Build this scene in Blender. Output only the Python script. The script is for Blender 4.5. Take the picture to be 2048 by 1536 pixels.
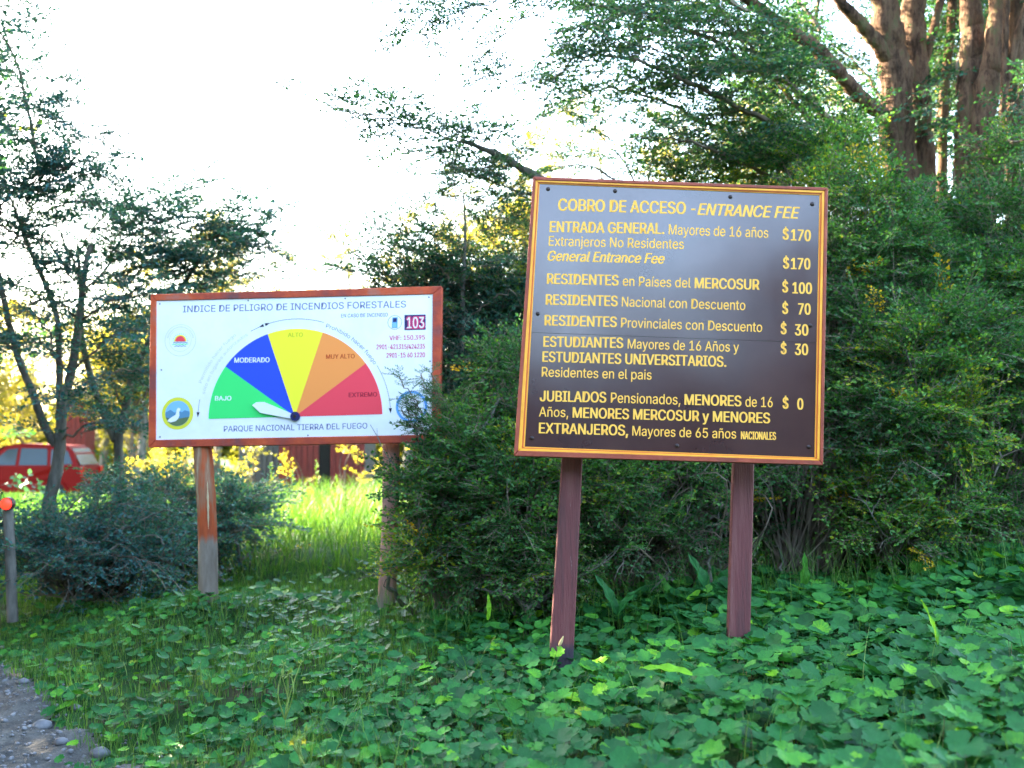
import bpy, math, os
import numpy as np
rng = np.random.default_rng(7)
PI = math.pi
scene = bpy.context.scene
COL = scene.collection
for o in list(bpy.data.objects):
    bpy.data.objects.remove(o)

# ------------------------------------------------------------------ camera, world, sun, exposure
CAM_POS = np.array([0.0, 0.0, 1.2])
PITCH = math.radians(3.0)
FPX = 2196.0                      # focal length in pixels of a 2048 wide frame
cam_data = bpy.data.cameras.new("camera")
cam_data.sensor_width = 36.0
cam_data.lens = 36.0 * FPX / 2048.0
cam_data.clip_start = 0.05
cam_data.clip_end = 2000.0
cam_data.dof.use_dof = True
cam_data.dof.focus_distance = 5.5
cam_data.dof.aperture_fstop = 2.2
cam = bpy.data.objects.new("camera", cam_data)
cam.location = CAM_POS.tolist()
cam.rotation_euler = (math.radians(90) + PITCH, 0, 0)
COL.objects.link(cam)
scene.camera = cam

SUN_AZ = math.radians(-58)        # from +Y, clockwise seen from above
SUN_EL = math.radians(22)
world = bpy.data.worlds.new("World")
scene.world = world
world.use_nodes = True
wn = world.node_tree
wn.nodes.clear()
sky = wn.nodes.new("ShaderNodeTexSky")
sky.sky_type = 'NISHITA'
sky.sun_disc = False
sky.sun_elevation = SUN_EL
sky.sun_rotation = SUN_AZ
sky.air_density = 1.0
sky.dust_density = 2.5
sky.ozone_density = 1.0
bg = wn.nodes.new("ShaderNodeBackground")
bg.inputs[1].default_value = 0.15
wo = wn.nodes.new("ShaderNodeOutputWorld")
wn.links.new(sky.outputs[0], bg.inputs[0])
wn.links.new(bg.outputs[0], wo.inputs[0])

sun_data = bpy.data.lights.new("sun", 'SUN')
sun_data.energy = 5.0
sun_data.angle = math.radians(0.5)
sun_data.color = (1.0, 0.86, 0.66)
sun = bpy.data.objects.new("sun", sun_data)
sdir = np.array([math.sin(SUN_AZ) * math.cos(SUN_EL), math.cos(SUN_AZ) * math.cos(SUN_EL), math.sin(SUN_EL)])
sun.rotation_euler = (math.radians(90) - SUN_EL, 0, PI - SUN_AZ)
sun.location = (sdir * 60).tolist()
COL.objects.link(sun)

vs = scene.view_settings
vs.view_transform = 'Standard'
vs.look = 'None'
vs.gamma = 1.0
vs.use_curve_mapping = False
vs.exposure = 4.1
vs.use_white_balance = True        # the camera's own balance for open shade
vs.white_balance_temperature = 6750
vs.white_balance_tint = 10
scene.cycles.max_bounces = 8
scene.cycles.transparent_max_bounces = 8
scene.cycles.sample_clamp_indirect = 8.0

# ------------------------------------------------------------------ helpers
F_ = np.array([0, math.cos(PITCH), math.sin(PITCH)])
U_ = np.array([0, -math.sin(PITCH), math.cos(PITCH)])
R_ = np.array([1.0, 0, 0])

def at(px, py, y):
    """the point at world depth y that photo pixel (px, py) looks at (survey helper)"""
    d = F_ + R_ * (px - 1024) / FPX - U_ * (py - 768) / FPX
    return CAM_POS + d * (y / d[1])

def poly(pts):
    return np.array([at(*p) for p in pts])

def srgb(r, g, b):
    f = lambda c: c / 255 / 12.92 if c / 255 <= 0.04045 else ((c / 255 + 0.055) / 1.055) ** 2.4
    return (f(r), f(g), f(b), 1.0)

def tag(o, label=None, cat=None, group=None, kind=None):
    if label: o['label'] = label
    if cat: o['category'] = cat
    if group: o['group'] = group
    if kind: o['kind'] = kind
    return o

def empty(name, loc=(0, 0, 0), **kw):
    o = bpy.data.objects.new(name, None)
    o.empty_display_size = 0.2
    o.location = tuple(float(v) for v in loc)
    COL.objects.link(o)
    return tag(o, **kw)

def link(name, me, parent=None, **kw):
    o = bpy.data.objects.new(name, me)
    COL.objects.link(o)
    if parent is not None:
        o.parent = parent
        # geometry is given in world space: undo the parent's placement
        bpy_m = parent_matrix(parent)
        o.matrix_parent_inverse = bpy_m.inverted()
    return tag(o, **kw)

from mathutils import Matrix, Vector, Euler
def parent_matrix(p):
    m = Matrix.Translation(p.location) @ p.rotation_euler.to_matrix().to_4x4()
    if p.parent is not None:
        m = parent_matrix(p.parent) @ p.matrix_parent_inverse @ m
    return m

class MB:
    """collects quads and triangles, then builds one mesh"""
    def __init__(self):
        self.v = []; self.q = []; self.t = []; self.n = 0
        self.qm = []; self.tm = []; self.qa = []; self.ta = []
    def add(self, v, q=None, t=None, m=0, tint=0.5):
        v = np.asarray(v, float).reshape(-1, 3)
        if q is not None and len(q):
            q = np.asarray(q, int).reshape(-1, 4)
            self.q.append(q + self.n); self.qm.append(np.full(len(q), m))
            self.qa.append(np.broadcast_to(np.asarray(tint, float), (len(q),)) if np.ndim(tint) == 0 or len(tint) == len(q) else np.full(len(q), 0.5))
        if t is not None and len(t):
            t = np.asarray(t, int).reshape(-1, 3)
            self.t.append(t + self.n); self.tm.append(np.full(len(t), m))
            self.ta.append(np.broadcast_to(np.asarray(tint, float), (len(t),)) if np.ndim(tint) == 0 or len(tint) == len(t) else np.full(len(t), 0.5))
        self.v.append(v); self.n += len(v)
    def mesh(self, name, mats, smooth=False):
        me = bpy.data.meshes.new(name)
        v = np.concatenate(self.v)
        q = np.concatenate(self.q) if self.q else np.zeros((0, 4), int)
        t = np.concatenate(self.t) if self.t else np.zeros((0, 3), int)
        me.vertices.add(len(v)); me.vertices.foreach_set("co", v.ravel())
        me.loops.add(q.size + t.size)
        me.loops.foreach_set("vertex_index", np.concatenate([q.ravel(), t.ravel()]).astype(np.int32))
        me.polygons.add(len(q) + len(t))
        st = np.concatenate([np.arange(len(q)) * 4, q.size + np.arange(len(t)) * 3])
        me.polygons.foreach_set("loop_start", st.astype(np.int32))
        mi = np.concatenate(self.qm + self.tm)
        me.polygons.foreach_set("material_index", mi.astype(np.int32))
        at_ = me.attributes.new("tint", 'FLOAT', 'FACE')
        at_.data.foreach_set("value", np.concatenate(self.qa + self.ta).astype(np.float32))
        me.polygons.foreach_set("use_smooth", np.full(len(mi), smooth))
        for m in (mats if isinstance(mats, (list, tuple)) else [mats]):
            me.materials.append(m)
        me.update(calc_edges=True)
        return me
    def build(self, name, mats, parent=None, smooth=False, **kw):
        return link(name, self.mesh(name, mats, smooth), parent, **kw)

BQ = np.array([[0, 3, 2, 1], [4, 5, 6, 7], [0, 1, 5, 4], [1, 2, 6, 5], [2, 3, 7, 6], [3, 0, 4, 7]])
def box_pts(x0, x1, y0, y1, z0, z1):
    return np.array([[x0, y0, z0], [x1, y0, z0], [x1, y1, z0], [x0, y1, z0], [x0, y0, z1], [x1, y0, z1], [x1, y1, z1], [x0, y1, z1]], float)

def bevel_box(v8, b=0.004):
    """box from 8 corners with its edges chamfered: 24 vertices"""
    v8 = np.asarray(v8, float)
    c = v8.mean(0)
    nb = {0: (1, 3, 4), 1: (0, 2, 5), 2: (3, 1, 6), 3: (2, 0, 7), 4: (5, 7, 0), 5: (4, 6, 1), 6: (7, 5, 2), 7: (6, 4, 3)}
    V = []; idx = {}
    for i in range(8):
        e = [v8[j] - v8[i] for j in nb[i]]
        L = [np.linalg.norm(k) for k in e]
        u = [e[k] / L[k] * min(b, L[k] * .45) for k in range(3)]
        for k in range(3):          # vertex on the face that does not contain axis k
            a, d = [m for m in range(3) if m != k]
            idx[(i, k)] = len(V); V.append(v8[i] + u[a] + u[d])
    faces = []
    fx = {0: [0, 3, 7, 4], 1: [1, 2, 6, 5]}; fy = {0: [0, 1, 5, 4], 1: [3, 2, 6, 7]}; fz = {0: [0, 1, 2, 3], 1: [4, 5, 6, 7]}
    for k, ff in ((0, fx), (1, fy), (2, fz)):
        for s in ff.values():
            faces.append([idx[(i, k)] for i in s])
    for i in range(8):
        for k in range(3):
            j = nb[i][k]
            if j > i:
                a, d = [m for m in range(3) if m != k]
                faces.append([idx[(i, a)], idx[(j, a)], idx[(j, d)], idx[(i, d)]])
    tris = [[idx[(i, 0)], idx[(i, 1)], idx[(i, 2)]] for i in range(8)]
    V = np.array(V)
    def fix(f):
        p = V[f]; n = np.cross(p[1] - p[0], p[2] - p[0])
        return f if n @ (p.mean(0) - c) > 0 else f[::-1]
    return V, np.array([fix(f) for f in faces]), np.array([fix(t) for t in tris])

def smooth_path(p, n=6):
    """Catmull-Rom resampling"""
    p = np.asarray(p, float)
    if len(p) < 3:
        t = np.linspace(0, 1, n + 1)[:, None]
        return p[0] * (1 - t) + p[-1] * t
    q = np.vstack([2 * p[0] - p[1], p, 2 * p[-1] - p[-2]])
    out = []
    for i in range(1, len(q) - 2):
        t = np.linspace(0, 1, n, endpoint=False)[:, None]
        a, b, c, d = q[i - 1], q[i], q[i + 1], q[i + 2]
        out.append(.5 * (2 * b + (c - a) * t + (2 * a - 5 * b + 4 * c - d) * t ** 2 + (3 * b - a - 3 * c + d) * t ** 3))
    out.append(p[-1:])
    return np.vstack(out)

def tube(mb, path, r0, r1, k=6, m=0, rough=0.0, tint=0.5, cap=False):
    p = np.asarray(path, float); n = len(p)
    tg = np.gradient(p, axis=0); tg /= np.linalg.norm(tg, axis=1)[:, None] + 1e-9
    ref = np.array([0, 0, 1.]) if abs(tg[0] @ [0, 0, 1]) < .9 else np.array([1., 0, 0])
    a = np.cross(tg, ref); a /= np.linalg.norm(a, axis=1)[:, None] + 1e-9
    b = np.cross(tg, a)
    th = np.arange(k) * 2 * PI / k
    r = np.linspace(r0, r1, n) if np.ndim(r0) == 0 else np.asarray(r0)
    rr = r[:, None] * (1 + rough * rng.normal(size=(n, k)))
    v = p[:, None] + rr[..., None] * (np.cos(th)[None, :, None] * a[:, None] + np.sin(th)[None, :, None] * b[:, None])
    i = np.arange(n - 1)[:, None] * k; j = np.arange(k)[None]; j2 = (j + 1) % k
    q = np.stack([i + j, i + j2, i + k + j2, i + k + j], -1).reshape(-1, 4)
    mb.add(v.reshape(-1, 3), q, m=m, tint=tint)
    if cap:
        c0 = len(q)
        mb.add(np.vstack([v[-1], p[-1]]), t=[[x, (x + 1) % k, k] for x in range(k)], m=m, tint=tint)

# ------------------------------------------------------------------ materials
def new_mat(name):
    m = bpy.data.materials.new(name); m.use_nodes = True
    nt = m.node_tree; nt.nodes.clear()
    out = nt.nodes.new("ShaderNodeOutputMaterial")
    p = nt.nodes.new("ShaderNodeBsdfPrincipled")
    nt.links.new(p.outputs[0], out.inputs[0])
    return m, nt, p, out

def ramp(nt, stops):
    r = nt.nodes.new("ShaderNodeValToRGB")
    e = r.color_ramp.elements
    while len(e) < len(stops): e.new(0.5)
    for i, (pos, c) in enumerate(stops):
        e[i].position = pos; e[i].color = c
    return r

def noise(nt, scale, detail=4, rough=.6, coords='Object', stretch=None):
    tc = nt.nodes.new("ShaderNodeTexCoord")
    n = nt.nodes.new("ShaderNodeTexNoise")
    n.inputs['Scale'].default_value = scale; n.inputs['Detail'].default_value = detail; n.inputs['Roughness'].default_value = rough
    if stretch:
        mp = nt.nodes.new("ShaderNodeMapping"); mp.inputs['Scale'].default_value = stretch
        nt.links.new(tc.outputs[coords], mp.inputs[0]); nt.links.new(mp.outputs[0], n.inputs[0])
    else:
        nt.links.new(tc.outputs[coords], n.inputs[0])
    return n

def flat_mat(name, col, rough=.5, spec=.5, metal=0, coat=0):
    m, nt, p, out = new_mat(name)
    p.inputs['Base Color'].default_value = col; p.inputs['Roughness'].default_value = rough
    p.inputs['Specular IOR Level'].default_value = spec; p.inputs['Metallic'].default_value = metal
    p.inputs['Coat Weight'].default_value = coat
    return m

def noisy_mat(name, stops, scale=8, detail=5, rough=.6, bump=.3, bscale=None, stretch=None, spec=.4, bdist=.02, nrough=.6):
    m, nt, p, out = new_mat(name)
    n = noise(nt, scale, detail, nrough, stretch=stretch)
    r = ramp(nt, stops)
    nt.links.new(n.outputs['Fac'], r.inputs[0]); nt.links.new(r.outputs[0], p.inputs['Base Color'])
    p.inputs['Roughness'].default_value = rough; p.inputs['Specular IOR Level'].default_value = spec
    if bump:
        n2 = noise(nt, bscale or scale * 3, 6, .65, stretch=stretch)
        b = nt.nodes.new("ShaderNodeBump"); b.inputs['Strength'].default_value = bump; b.inputs['Distance'].default_value = bdist
        nt.links.new(n2.outputs['Fac'], b.inputs['Height']); nt.links.new(b.outputs[0], p.inputs['Normal'])
    return m

def leaf_mat(name, stops, trans=.35, rough=.5, veins=False, spec=.22):
    """two-sided leaf: colour from the face attribute tint, part of the light goes through"""
    m, nt, p, out = new_mat(name)
    a = nt.nodes.new("ShaderNodeAttribute"); a.attribute_name = "tint"
    r = ramp(nt, stops)
    nt.links.new(a.outputs['Fac'], r.inputs[0])
    n = noise(nt, 30, 3, .6)
    hs = nt.nodes.new("ShaderNodeHueSaturation")
    mr = nt.nodes.new("ShaderNodeMapRange"); mr.inputs[1].default_value = .3; mr.inputs[2].default_value = .7; mr.inputs[3].default_value = .75; mr.inputs[4].default_value = 1.25
    nt.links.new(n.outputs['Fac'], mr.inputs[0]); nt.links.new(mr.outputs[0], hs.inputs['Value'])
    nt.links.new(r.outputs[0], hs.inputs['Color'])
    nt.links.new(hs.outputs[0], p.inputs['Base Color'])
    p.inputs['Roughness'].default_value = rough; p.inputs['Specular IOR Level'].default_value = spec
    tr = nt.nodes.new("ShaderNodeBsdfTranslucent")
    bright = nt.nodes.new("ShaderNodeMix"); bright.data_type = 'RGBA'; bright.blend_type = 'MULTIPLY'
    bright.inputs[0].default_value = 1.0; bright.inputs[7].default_value = (1.6, 1.5, .5, 1)
    nt.links.new(hs.outputs[0], bright.inputs[6]); nt.links.new(bright.outputs[2], tr.inputs[0])
    mx = nt.nodes.new("ShaderNodeMixShader"); mx.inputs[0].default_value = trans
    nt.links.new(p.outputs[0], mx.inputs[1]); nt.links.new(tr.outputs[0], mx.inputs[2])
    nt.links.new(mx.outputs[0], out.inputs[0])
    return m

M = {}
M['leaf_shrub'] = leaf_mat('leaf_shrub', [(0, (.015, .055, .022, 1)), (.45, (.042, .155, .045, 1)), (.8, (.11, .26, .035, 1)), (.9, (.17, .28, .025, 1)), (1, (.55, .38, .02, 1))])
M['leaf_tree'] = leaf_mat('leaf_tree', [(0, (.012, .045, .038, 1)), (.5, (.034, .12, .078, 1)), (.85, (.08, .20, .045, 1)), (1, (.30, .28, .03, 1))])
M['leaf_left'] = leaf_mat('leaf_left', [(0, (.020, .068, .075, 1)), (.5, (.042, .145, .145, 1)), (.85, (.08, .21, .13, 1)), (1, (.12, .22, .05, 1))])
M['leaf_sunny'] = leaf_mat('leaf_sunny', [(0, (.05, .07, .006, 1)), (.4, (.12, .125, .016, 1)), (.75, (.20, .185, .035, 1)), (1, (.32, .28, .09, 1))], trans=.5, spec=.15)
M['leaf_cover'] = leaf_mat('leaf_cover', [(0, (.008, .045, .012, 1)), (.5, (.019, .120, .028, 1)), (.8, (.055, .23, .024, 1)), (.94, (.17, .38, .012, 1)), (1, (.22, .12, .03, 1))], trans=.22, rough=.5, spec=.14)
M['grass'] = leaf_mat('grass', [(0, (.03, .10, .02, 1)), (.5, (.07, .19, .03, 1)), (1, (.20, .28, .07, 1))], trans=.3, rough=.5)
M['leaf_dark'] = leaf_mat('leaf_dark', [(0, (.003, .006, .003, 1)), (.5, (.006, .013, .006, 1)), (1, (.012, .024, .01, 1))], trans=.1, rough=.9, spec=.05)
M['bark'] = noisy_mat('bark', [(.30, (.018, .012, .009, 1)), (.42, (.07, .041, .027, 1)), (.54, (.145, .085, .054, 1)), (.64, (.09, .09, .04, 1)), (.78, (.22, .15, .10, 1))], scale=13, bump=1, bscale=22, stretch=(1, 1, .28), rough=.9, spec=.1, bdist=.05, nrough=.75)
M['bark_grey'] = noisy_mat('bark_grey', [(.3, (.05, .048, .04, 1)), (.6, (.17, .155, .13, 1)), (.8, (.26, .24, .20, 1))], scale=12, bump=.7, bscale=20, stretch=(1, 1, .3), rough=.9, spec=.15)
M['twig'] = noisy_mat('twig', [(.3, (.05, .04, .03, 1)), (.7, (.27, .21, .16, 1))], scale=4, bump=0, rough=.9, spec=.1)
M['soil'] = noisy_mat('soil', [(.28, (.015, .035, .010, 1)), (.48, (.022, .065, .015, 1)), (.62, (.035, .045, .018, 1)), (.76, (.075, .055, .032, 1))], scale=3.2, bump=.8, bscale=18, rough=.95, spec=.1, bdist=.04)
M['gravel'] = noisy_mat('gravel', [(.25, (.03, .03, .028, 1)), (.5, (.085, .08, .07, 1)), (.75, (.17, .16, .14, 1))], scale=6, bump=1, bscale=45, rough=.75, spec=.4, bdist=.04)
M['stone'] = noisy_mat('stone', [(.3, (.05, .05, .055, 1)), (.55, (.12, .12, .125, 1)), (.8, (.30, .29, .27, 1))], scale=5, bump=.5, rough=.5, spec=.5)

# ------------------------------------------------------------------ terrain
CP = np.array([(.25, 5.5, -.05), (1.15, 5.45, .10), (1.15, 4.2, .09), (1.0, 3.2, .10), (1.3, 2.9, .20), (2.2, 3.8, .30), (3.2, 6.9, .36), (1.5, 6.8, .18),
    (-2.05, 7.4, .12), (-.83, 7.2, .0), (.1, 3.6, .0), (-.6, 4.2, -.07), (-1.0, 6.0, .0), (-1.35, 4.6, -.12), (-1.5, 5.6, -.03),
    (-1.75, 4.95, -.24), (-2.0, 5.6, -.2), (-2.6, 6.5, -.16), (-3.3, 7.1, -.2), (-2.3, 6.8, -.02), (-1.2, 3.6, -.3), (-.6, 2.9, -.3),
    (-2.5, 4.5, -.3), (-3.5, 5.5, -.3), (-4.0, 7.0, -.3), (-3, 3, -.35), (0, 0, -.35), (-3, -3, -.4), (3, -3, -.3), (2, 1, -.1), (4.5, 4, .45), (6, 8, .5),
    (-2.9, 8.9, -.05), (-4.5, 9.5, -.2), (-1.3, 10, .25), (-.6, 12, .35), (-2.0, 13, .25), (0.5, 9, .2), (3, 10, .4), (-7, 14, -.3), (-12, 20, -.4), (-14, 30, -.45), (-18, 32, -.45), (-4.5, 22, -.05), (-3, 20, -.1), (-8, 30, -.45),
    (4, 20, .3), (0, 35, -.2), (12, 12, .6), (-12, 5, -.4), (0, 60, 0), (40, 40, 1), (-40, 40, -.5), (0, -30, -.4), (40, -20, 0), (-40, -20, 0)], float)

def hash_noise(x, y, s, seed=0):
    x = np.asarray(x) / s + seed * 17.3; y = np.asarray(y) / s - seed * 9.1
    return (np.sin(x * 1.7 + 1.3 * np.sin(y * 1.3)) * np.cos(y * 1.9 + 1.1 * np.sin(x * .9)) + .5 * np.sin(x * 3.7 + y * 2.9 + np.sin(x * 2.3)) * np.cos(y * 4.1 - x * 1.3)) / 1.5

def ground_z(x, y):
    x = np.asarray(x, float); y = np.asarray(y, float)
    sh = np.broadcast(x, y).shape
    X = np.broadcast_to(x, sh).ravel(); Y = np.broadcast_to(y, sh).ravel()
    out = np.empty(X.shape)
    for i in range(0, len(X), 20000):
        d2 = (X[i:i + 20000, None] - CP[:, 0]) ** 2 + (Y[i:i + 20000, None] - CP[:, 1]) ** 2 + .04
        w = d2 ** -1.7
        out[i:i + 20000] = (w * CP[:, 2]).sum(1) / w.sum(1)
    out = out + .025 * hash_noise(X, Y, .35) + .02 * hash_noise(X, Y, .13, 2) * (Y < 12)
    far = np.clip((Y - 45) / 60, 0, 1)
    out = out + far * 0.0
    return out.reshape(sh)

def gravel_mask(x, y):
    """the stony track on the left; positive inside"""
    # boundary through (-3.3,7.1) and (-1.8,4.95), wavering
    e = (-1.82 + .10 * hash_noise(x, y, .5, 3) + .05 * hash_noise(x, y, .15, 4)) - (y - 4.95) * .70 - x
    return e

def axis(lo, hi, a, b, step, growth=1.18):
    c = list(np.arange(a, b + 1e-6, step)); s = step; v = c[-1]
    while v < hi: s *= growth; v += s; c.append(v)
    s = step; v = c[0]; left = []
    while v > lo: s *= growth; v -= s; left.append(v)
    return np.array(left[::-1] + c)

gx = axis(-320, 320, -5, 5, .06); gy = axis(-220, 420, 2, 11, .06)
GX, GY = np.meshgrid(gx, gy)
GZ = ground_z(GX, GY)
nx, ny = len(gx), len(gy)
gi = (np.arange(ny - 1)[:, None] * nx + np.arange(nx - 1)[None]).ravel()
mb = MB(); mb.add(np.stack([GX, GY, GZ], -1), np.stack([gi, gi + 1, gi + nx + 1, gi + nx], -1))
mb.build('ground', M['soil'], smooth=True, kind='structure')

px_ = np.arange(-9, -1.2, .045); py_ = np.arange(-2, 10, .045)
PX, PY = np.meshgrid(px_, py_)
PZ = ground_z(PX, PY) + .012 + .010 * hash_noise(PX, PY, .06, 5) + .008 * hash_noise(PX, PY, .035, 6)
pn = len(px_)
ii = (np.arange(len(py_) - 1)[:, None] * pn + np.arange(pn - 1)[None]).ravel()
cxm = PX.ravel()[ii]; cym = PY.ravel()[ii]
ii = ii[gravel_mask(cxm, cym) > 0]
mb = MB(); mb.add(np.stack([PX, PY, PZ], -1), np.stack([ii, ii + 1, ii + pn + 1, ii + pn], -1))
mb.build('gravel_track', M['gravel'], smooth=True, kind='structure')

# ------------------------------------------------------------------ foliage machinery
def norm(a):
    return a / (np.linalg.norm(a, axis=-1, keepdims=True) + 1e-9)

def make_spray(seed, n_side=9, leaf=.024, aspect=.62, length=.34, width=.15, droop=.05, jitter=.55):
    """a flat twig spray of unit layout: x is forward, z is up. Returns verts, quads, material ids, leaf flags"""
    g = np.random.default_rng(seed)
    V = []; Q = []; Mi = []
    def addq(v4, m):
        k = len(V); V.extend(v4); Q.append([k, k + 1, k + 2, k + 3]); Mi.append(m)
    def strip(a, b, w):
        a = np.array(a); b = np.array(b); d = norm((b - a)[None])[0]
        s = np.cross(d, [0, 0, 1.]); s = norm(s[None])[0] * w; u = np.array([0, 0, w])
        tri = [s, -.5 * s + u, -.5 * s - u]
        for i in range(3):
            p, q = tri[i], tri[(i + 1) % 3]
            addq([a + p, a + q, b + q * .5, b + p * .5], 1)
    def leafat(p, d):
        L = leaf * g.uniform(.7, 1.25); w = L * aspect
        d = norm((np.array(d) + g.normal(0, .25, 3))[None])[0]
        n = norm((np.array([0, 0, 1.]) + g.normal(0, jitter, 3))[None])[0]
        s = norm(np.cross(d, n)[None])[0]
        p = np.array(p)
        addq([p, p + d * L * .45 + s * w * .5, p + d * L, p + d * L * .5 - s * w * .5 + n * L * .12], 0)
    main = [np.array([t * length, .03 * length * math.sin(3 * t + seed), -droop * t * t * length * 3]) for t in np.linspace(0, 1, 5)]
    for a, b in zip(main[:-1], main[1:]): strip(a, b, .0028)
    for i in range(n_side):
        t = (i + .7) / (n_side + .3)
        p = main[int(t * 4)] * (1 - (t * 4) % 1) + main[min(4, int(t * 4) + 1)] * ((t * 4) % 1)
        sd = 1 if i % 2 else -1
        L = width * (1 - .65 * t) * g.uniform(.6, 1.25)
        d = norm(np.array([[.75, sd * 1.0, g.normal(0, .28)]]))[0]
        e = p + d * L
        strip(p, e, .0016)
        k = max(2, int(L / (leaf * .62)))
        for j in range(k):
            q = p + (e - p) * (j + .6) / k
            s2 = 1 if j % 2 else -1
            leafat(q, norm(np.array([[d[0] - s2 * .8 * d[1], d[1] + s2 * .8 * d[0], g.normal(0, .2)]]))[0])
        leafat(e, d)
        leafat(p, norm(np.array([[.6, -sd * .8, .1]]))[0])
    leafat(main[-1], [1, 0, 0])
    return np.array(V), np.array(Q), np.array(Mi)

SPRAYS = {
    'fine': [make_spray(s, 9, .029, .66, .30, .13, jitter=.75) for s in range(6)],
    'beech': [make_spray(20 + s, 10, .037, .64, .36, .16, jitter=.5) for s in range(6)],
    'loose': [make_spray(40 + s, 8, .033, .62, .36, .12, jitter=.65) for s in range(6)],
    'far': [make_spray(60 + s, 7, .085, .75, .55, .30, jitter=.8) for s in range(5)],
    'vast': [make_spray(80 + s, 6, .50, .9, 1.6, .9, jitter=.9) for s in range(4)],
}

class Crown:
    def __init__(self, kind):
        self.kind = kind; self.P = []; self.D = []; self.U = []; self.S = []; self.T = []
        self.twigs = MB(); self.ntw = 0
    def spray(self, p, d, u=(0, 0, 1), s=1.0, t=.5):
        self.P.append(p); self.D.append(d); self.U.append(u); self.S.append(s); self.T.append(t)
    def sprays(self, P, D, U, S, T):
        self.P.extend(P); self.D.extend(D); self.U.extend(U); self.S.extend(S); self.T.extend(T)
    def twig(self, path, r0, r1=.0015, k=3):
        tube(self.twigs, path, r0, r1, k, m=1); self.ntw += 1
    def build(self, name, leaf, twig, parent=None, spread=.16, **kw):
        P = np.array(self.P); D = norm(np.array(self.D)); U = np.array(self.U, float); S = np.array(self.S); T = np.array(self.T)
        Y = norm(np.cross(U, D)); Z = np.cross(D, Y)
        Rm = np.stack([D, Y, Z], -1)
        mb = self.twigs
        protos = SPRAYS[self.kind]
        which = rng.integers(0, len(protos), len(P))
        for w, (v, q, mi) in enumerate(protos):
            sel = np.where(which == w)[0]
            if not len(sel): continue
            W = np.einsum('nij,vj->nvi', Rm[sel], v) * S[sel, None, None] + P[sel, None]
            Qa = (q[None] + (np.arange(len(sel)) * len(v))[:, None, None])
            tint = np.clip(T[sel, None] + rng.normal(0, spread, (len(sel), len(q))), 0, .93)
            # a yellowed spray keeps its yellow
            tint = np.where(T[sel, None] > .97, 1.0, tint)
            nn = len(W.reshape(-1, 3))
            mb.v.append(W.reshape(-1, 3)); mb.q.append(Qa.reshape(-1, 4) + mb.n); mb.n += nn
            mb.qm.append(np.tile(mi, len(sel))); mb.qa.append(tint.ravel())
        return mb.build(name, [leaf, twig], parent, **kw)

def wander(p0, d, L, n=6, curl=.18, lift=0.0):
    p = [np.array(p0, float)]; d = norm(np.array([d], float))[0]
    for i in range(n):
        d = norm((d + rng.normal(0, curl, 3) + np.array([0, 0, lift]))[None])[0]
        p.append(p[-1] + d * L / n)
    return np.array(p)

def dress(cr, path, r, side_len, step, spray_s=1.0, t0=.2, flat=True, tint=.45, up=.15, sub_step=.13, taper=.5, lift=-.02, prob=1.0):
    """side branches along a limb, with sprays along each"""
    seg = np.linalg.norm(np.diff(path, axis=0), axis=1); cum = np.concatenate([[0], np.cumsum(seg)]); Ltot = cum[-1]
    s = t0 * Ltot; sd = 1
    while s < Ltot:
        i = min(np.searchsorted(cum, s) - 1, len(path) - 2); i = max(i, 0)
        f = (s - cum[i]) / max(seg[i], 1e-6); p = path[i] * (1 - f) + path[i + 1] * f
        tg = norm((path[i + 1] - path[i])[None])[0]
        hor = norm(np.cross(tg, [0, 0, 1.])[None])[0]
        if not flat:
            a = rng.uniform(0, 2 * PI); v2 = np.cross(hor, tg); hor = hor * math.cos(a) + v2 * math.sin(a)
        if rng.random() < prob:
            L = side_len * (1 - taper * s / Ltot) * rng.uniform(.5, 1.2)
            d = tg * rng.uniform(.4, .9) + hor * sd * rng.uniform(.6, 1.1) + np.array([0, 0, up + rng.normal(0, .15)])
            sp = wander(p, d, L, 5, .12, lift)
            cr.twig(sp, max(.0025, r * .35), .0018)
            k = max(1, int(L / sub_step))
            for j in range(k + 1):
                t = (j + .5) / (k + .5) if k else 1
                x = t * 5; ii_ = min(int(x), 4); q = sp[ii_] * (1 - (x - ii_)) + sp[ii_ + 1] * (x - ii_)
                dd = norm((sp[ii_ + 1] - sp[ii_])[None])[0]
                h2 = norm(np.cross(dd, [0, 0, 1.])[None])[0] * (1 if j % 2 else -1)
                if j == k: h2 = h2 * 0.1; q = sp[-1]
                cr.spray(q, dd * .8 + h2 * .8 + rng.normal(0, .12, 3), (rng.normal(0, .22), rng.normal(0, .22), 1), spray_s * rng.uniform(.7, 1.15), tint + rng.normal(0, .12))
        s += step * rng.uniform(.6, 1.4); sd = -sd
    d = path[-1] - path[-2]
    for _ in range(2): cr.spray(path[-1], norm(d[None])[0] + rng.normal(0, .25, 3), (0, 0, 1), spray_s, tint)

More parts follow.
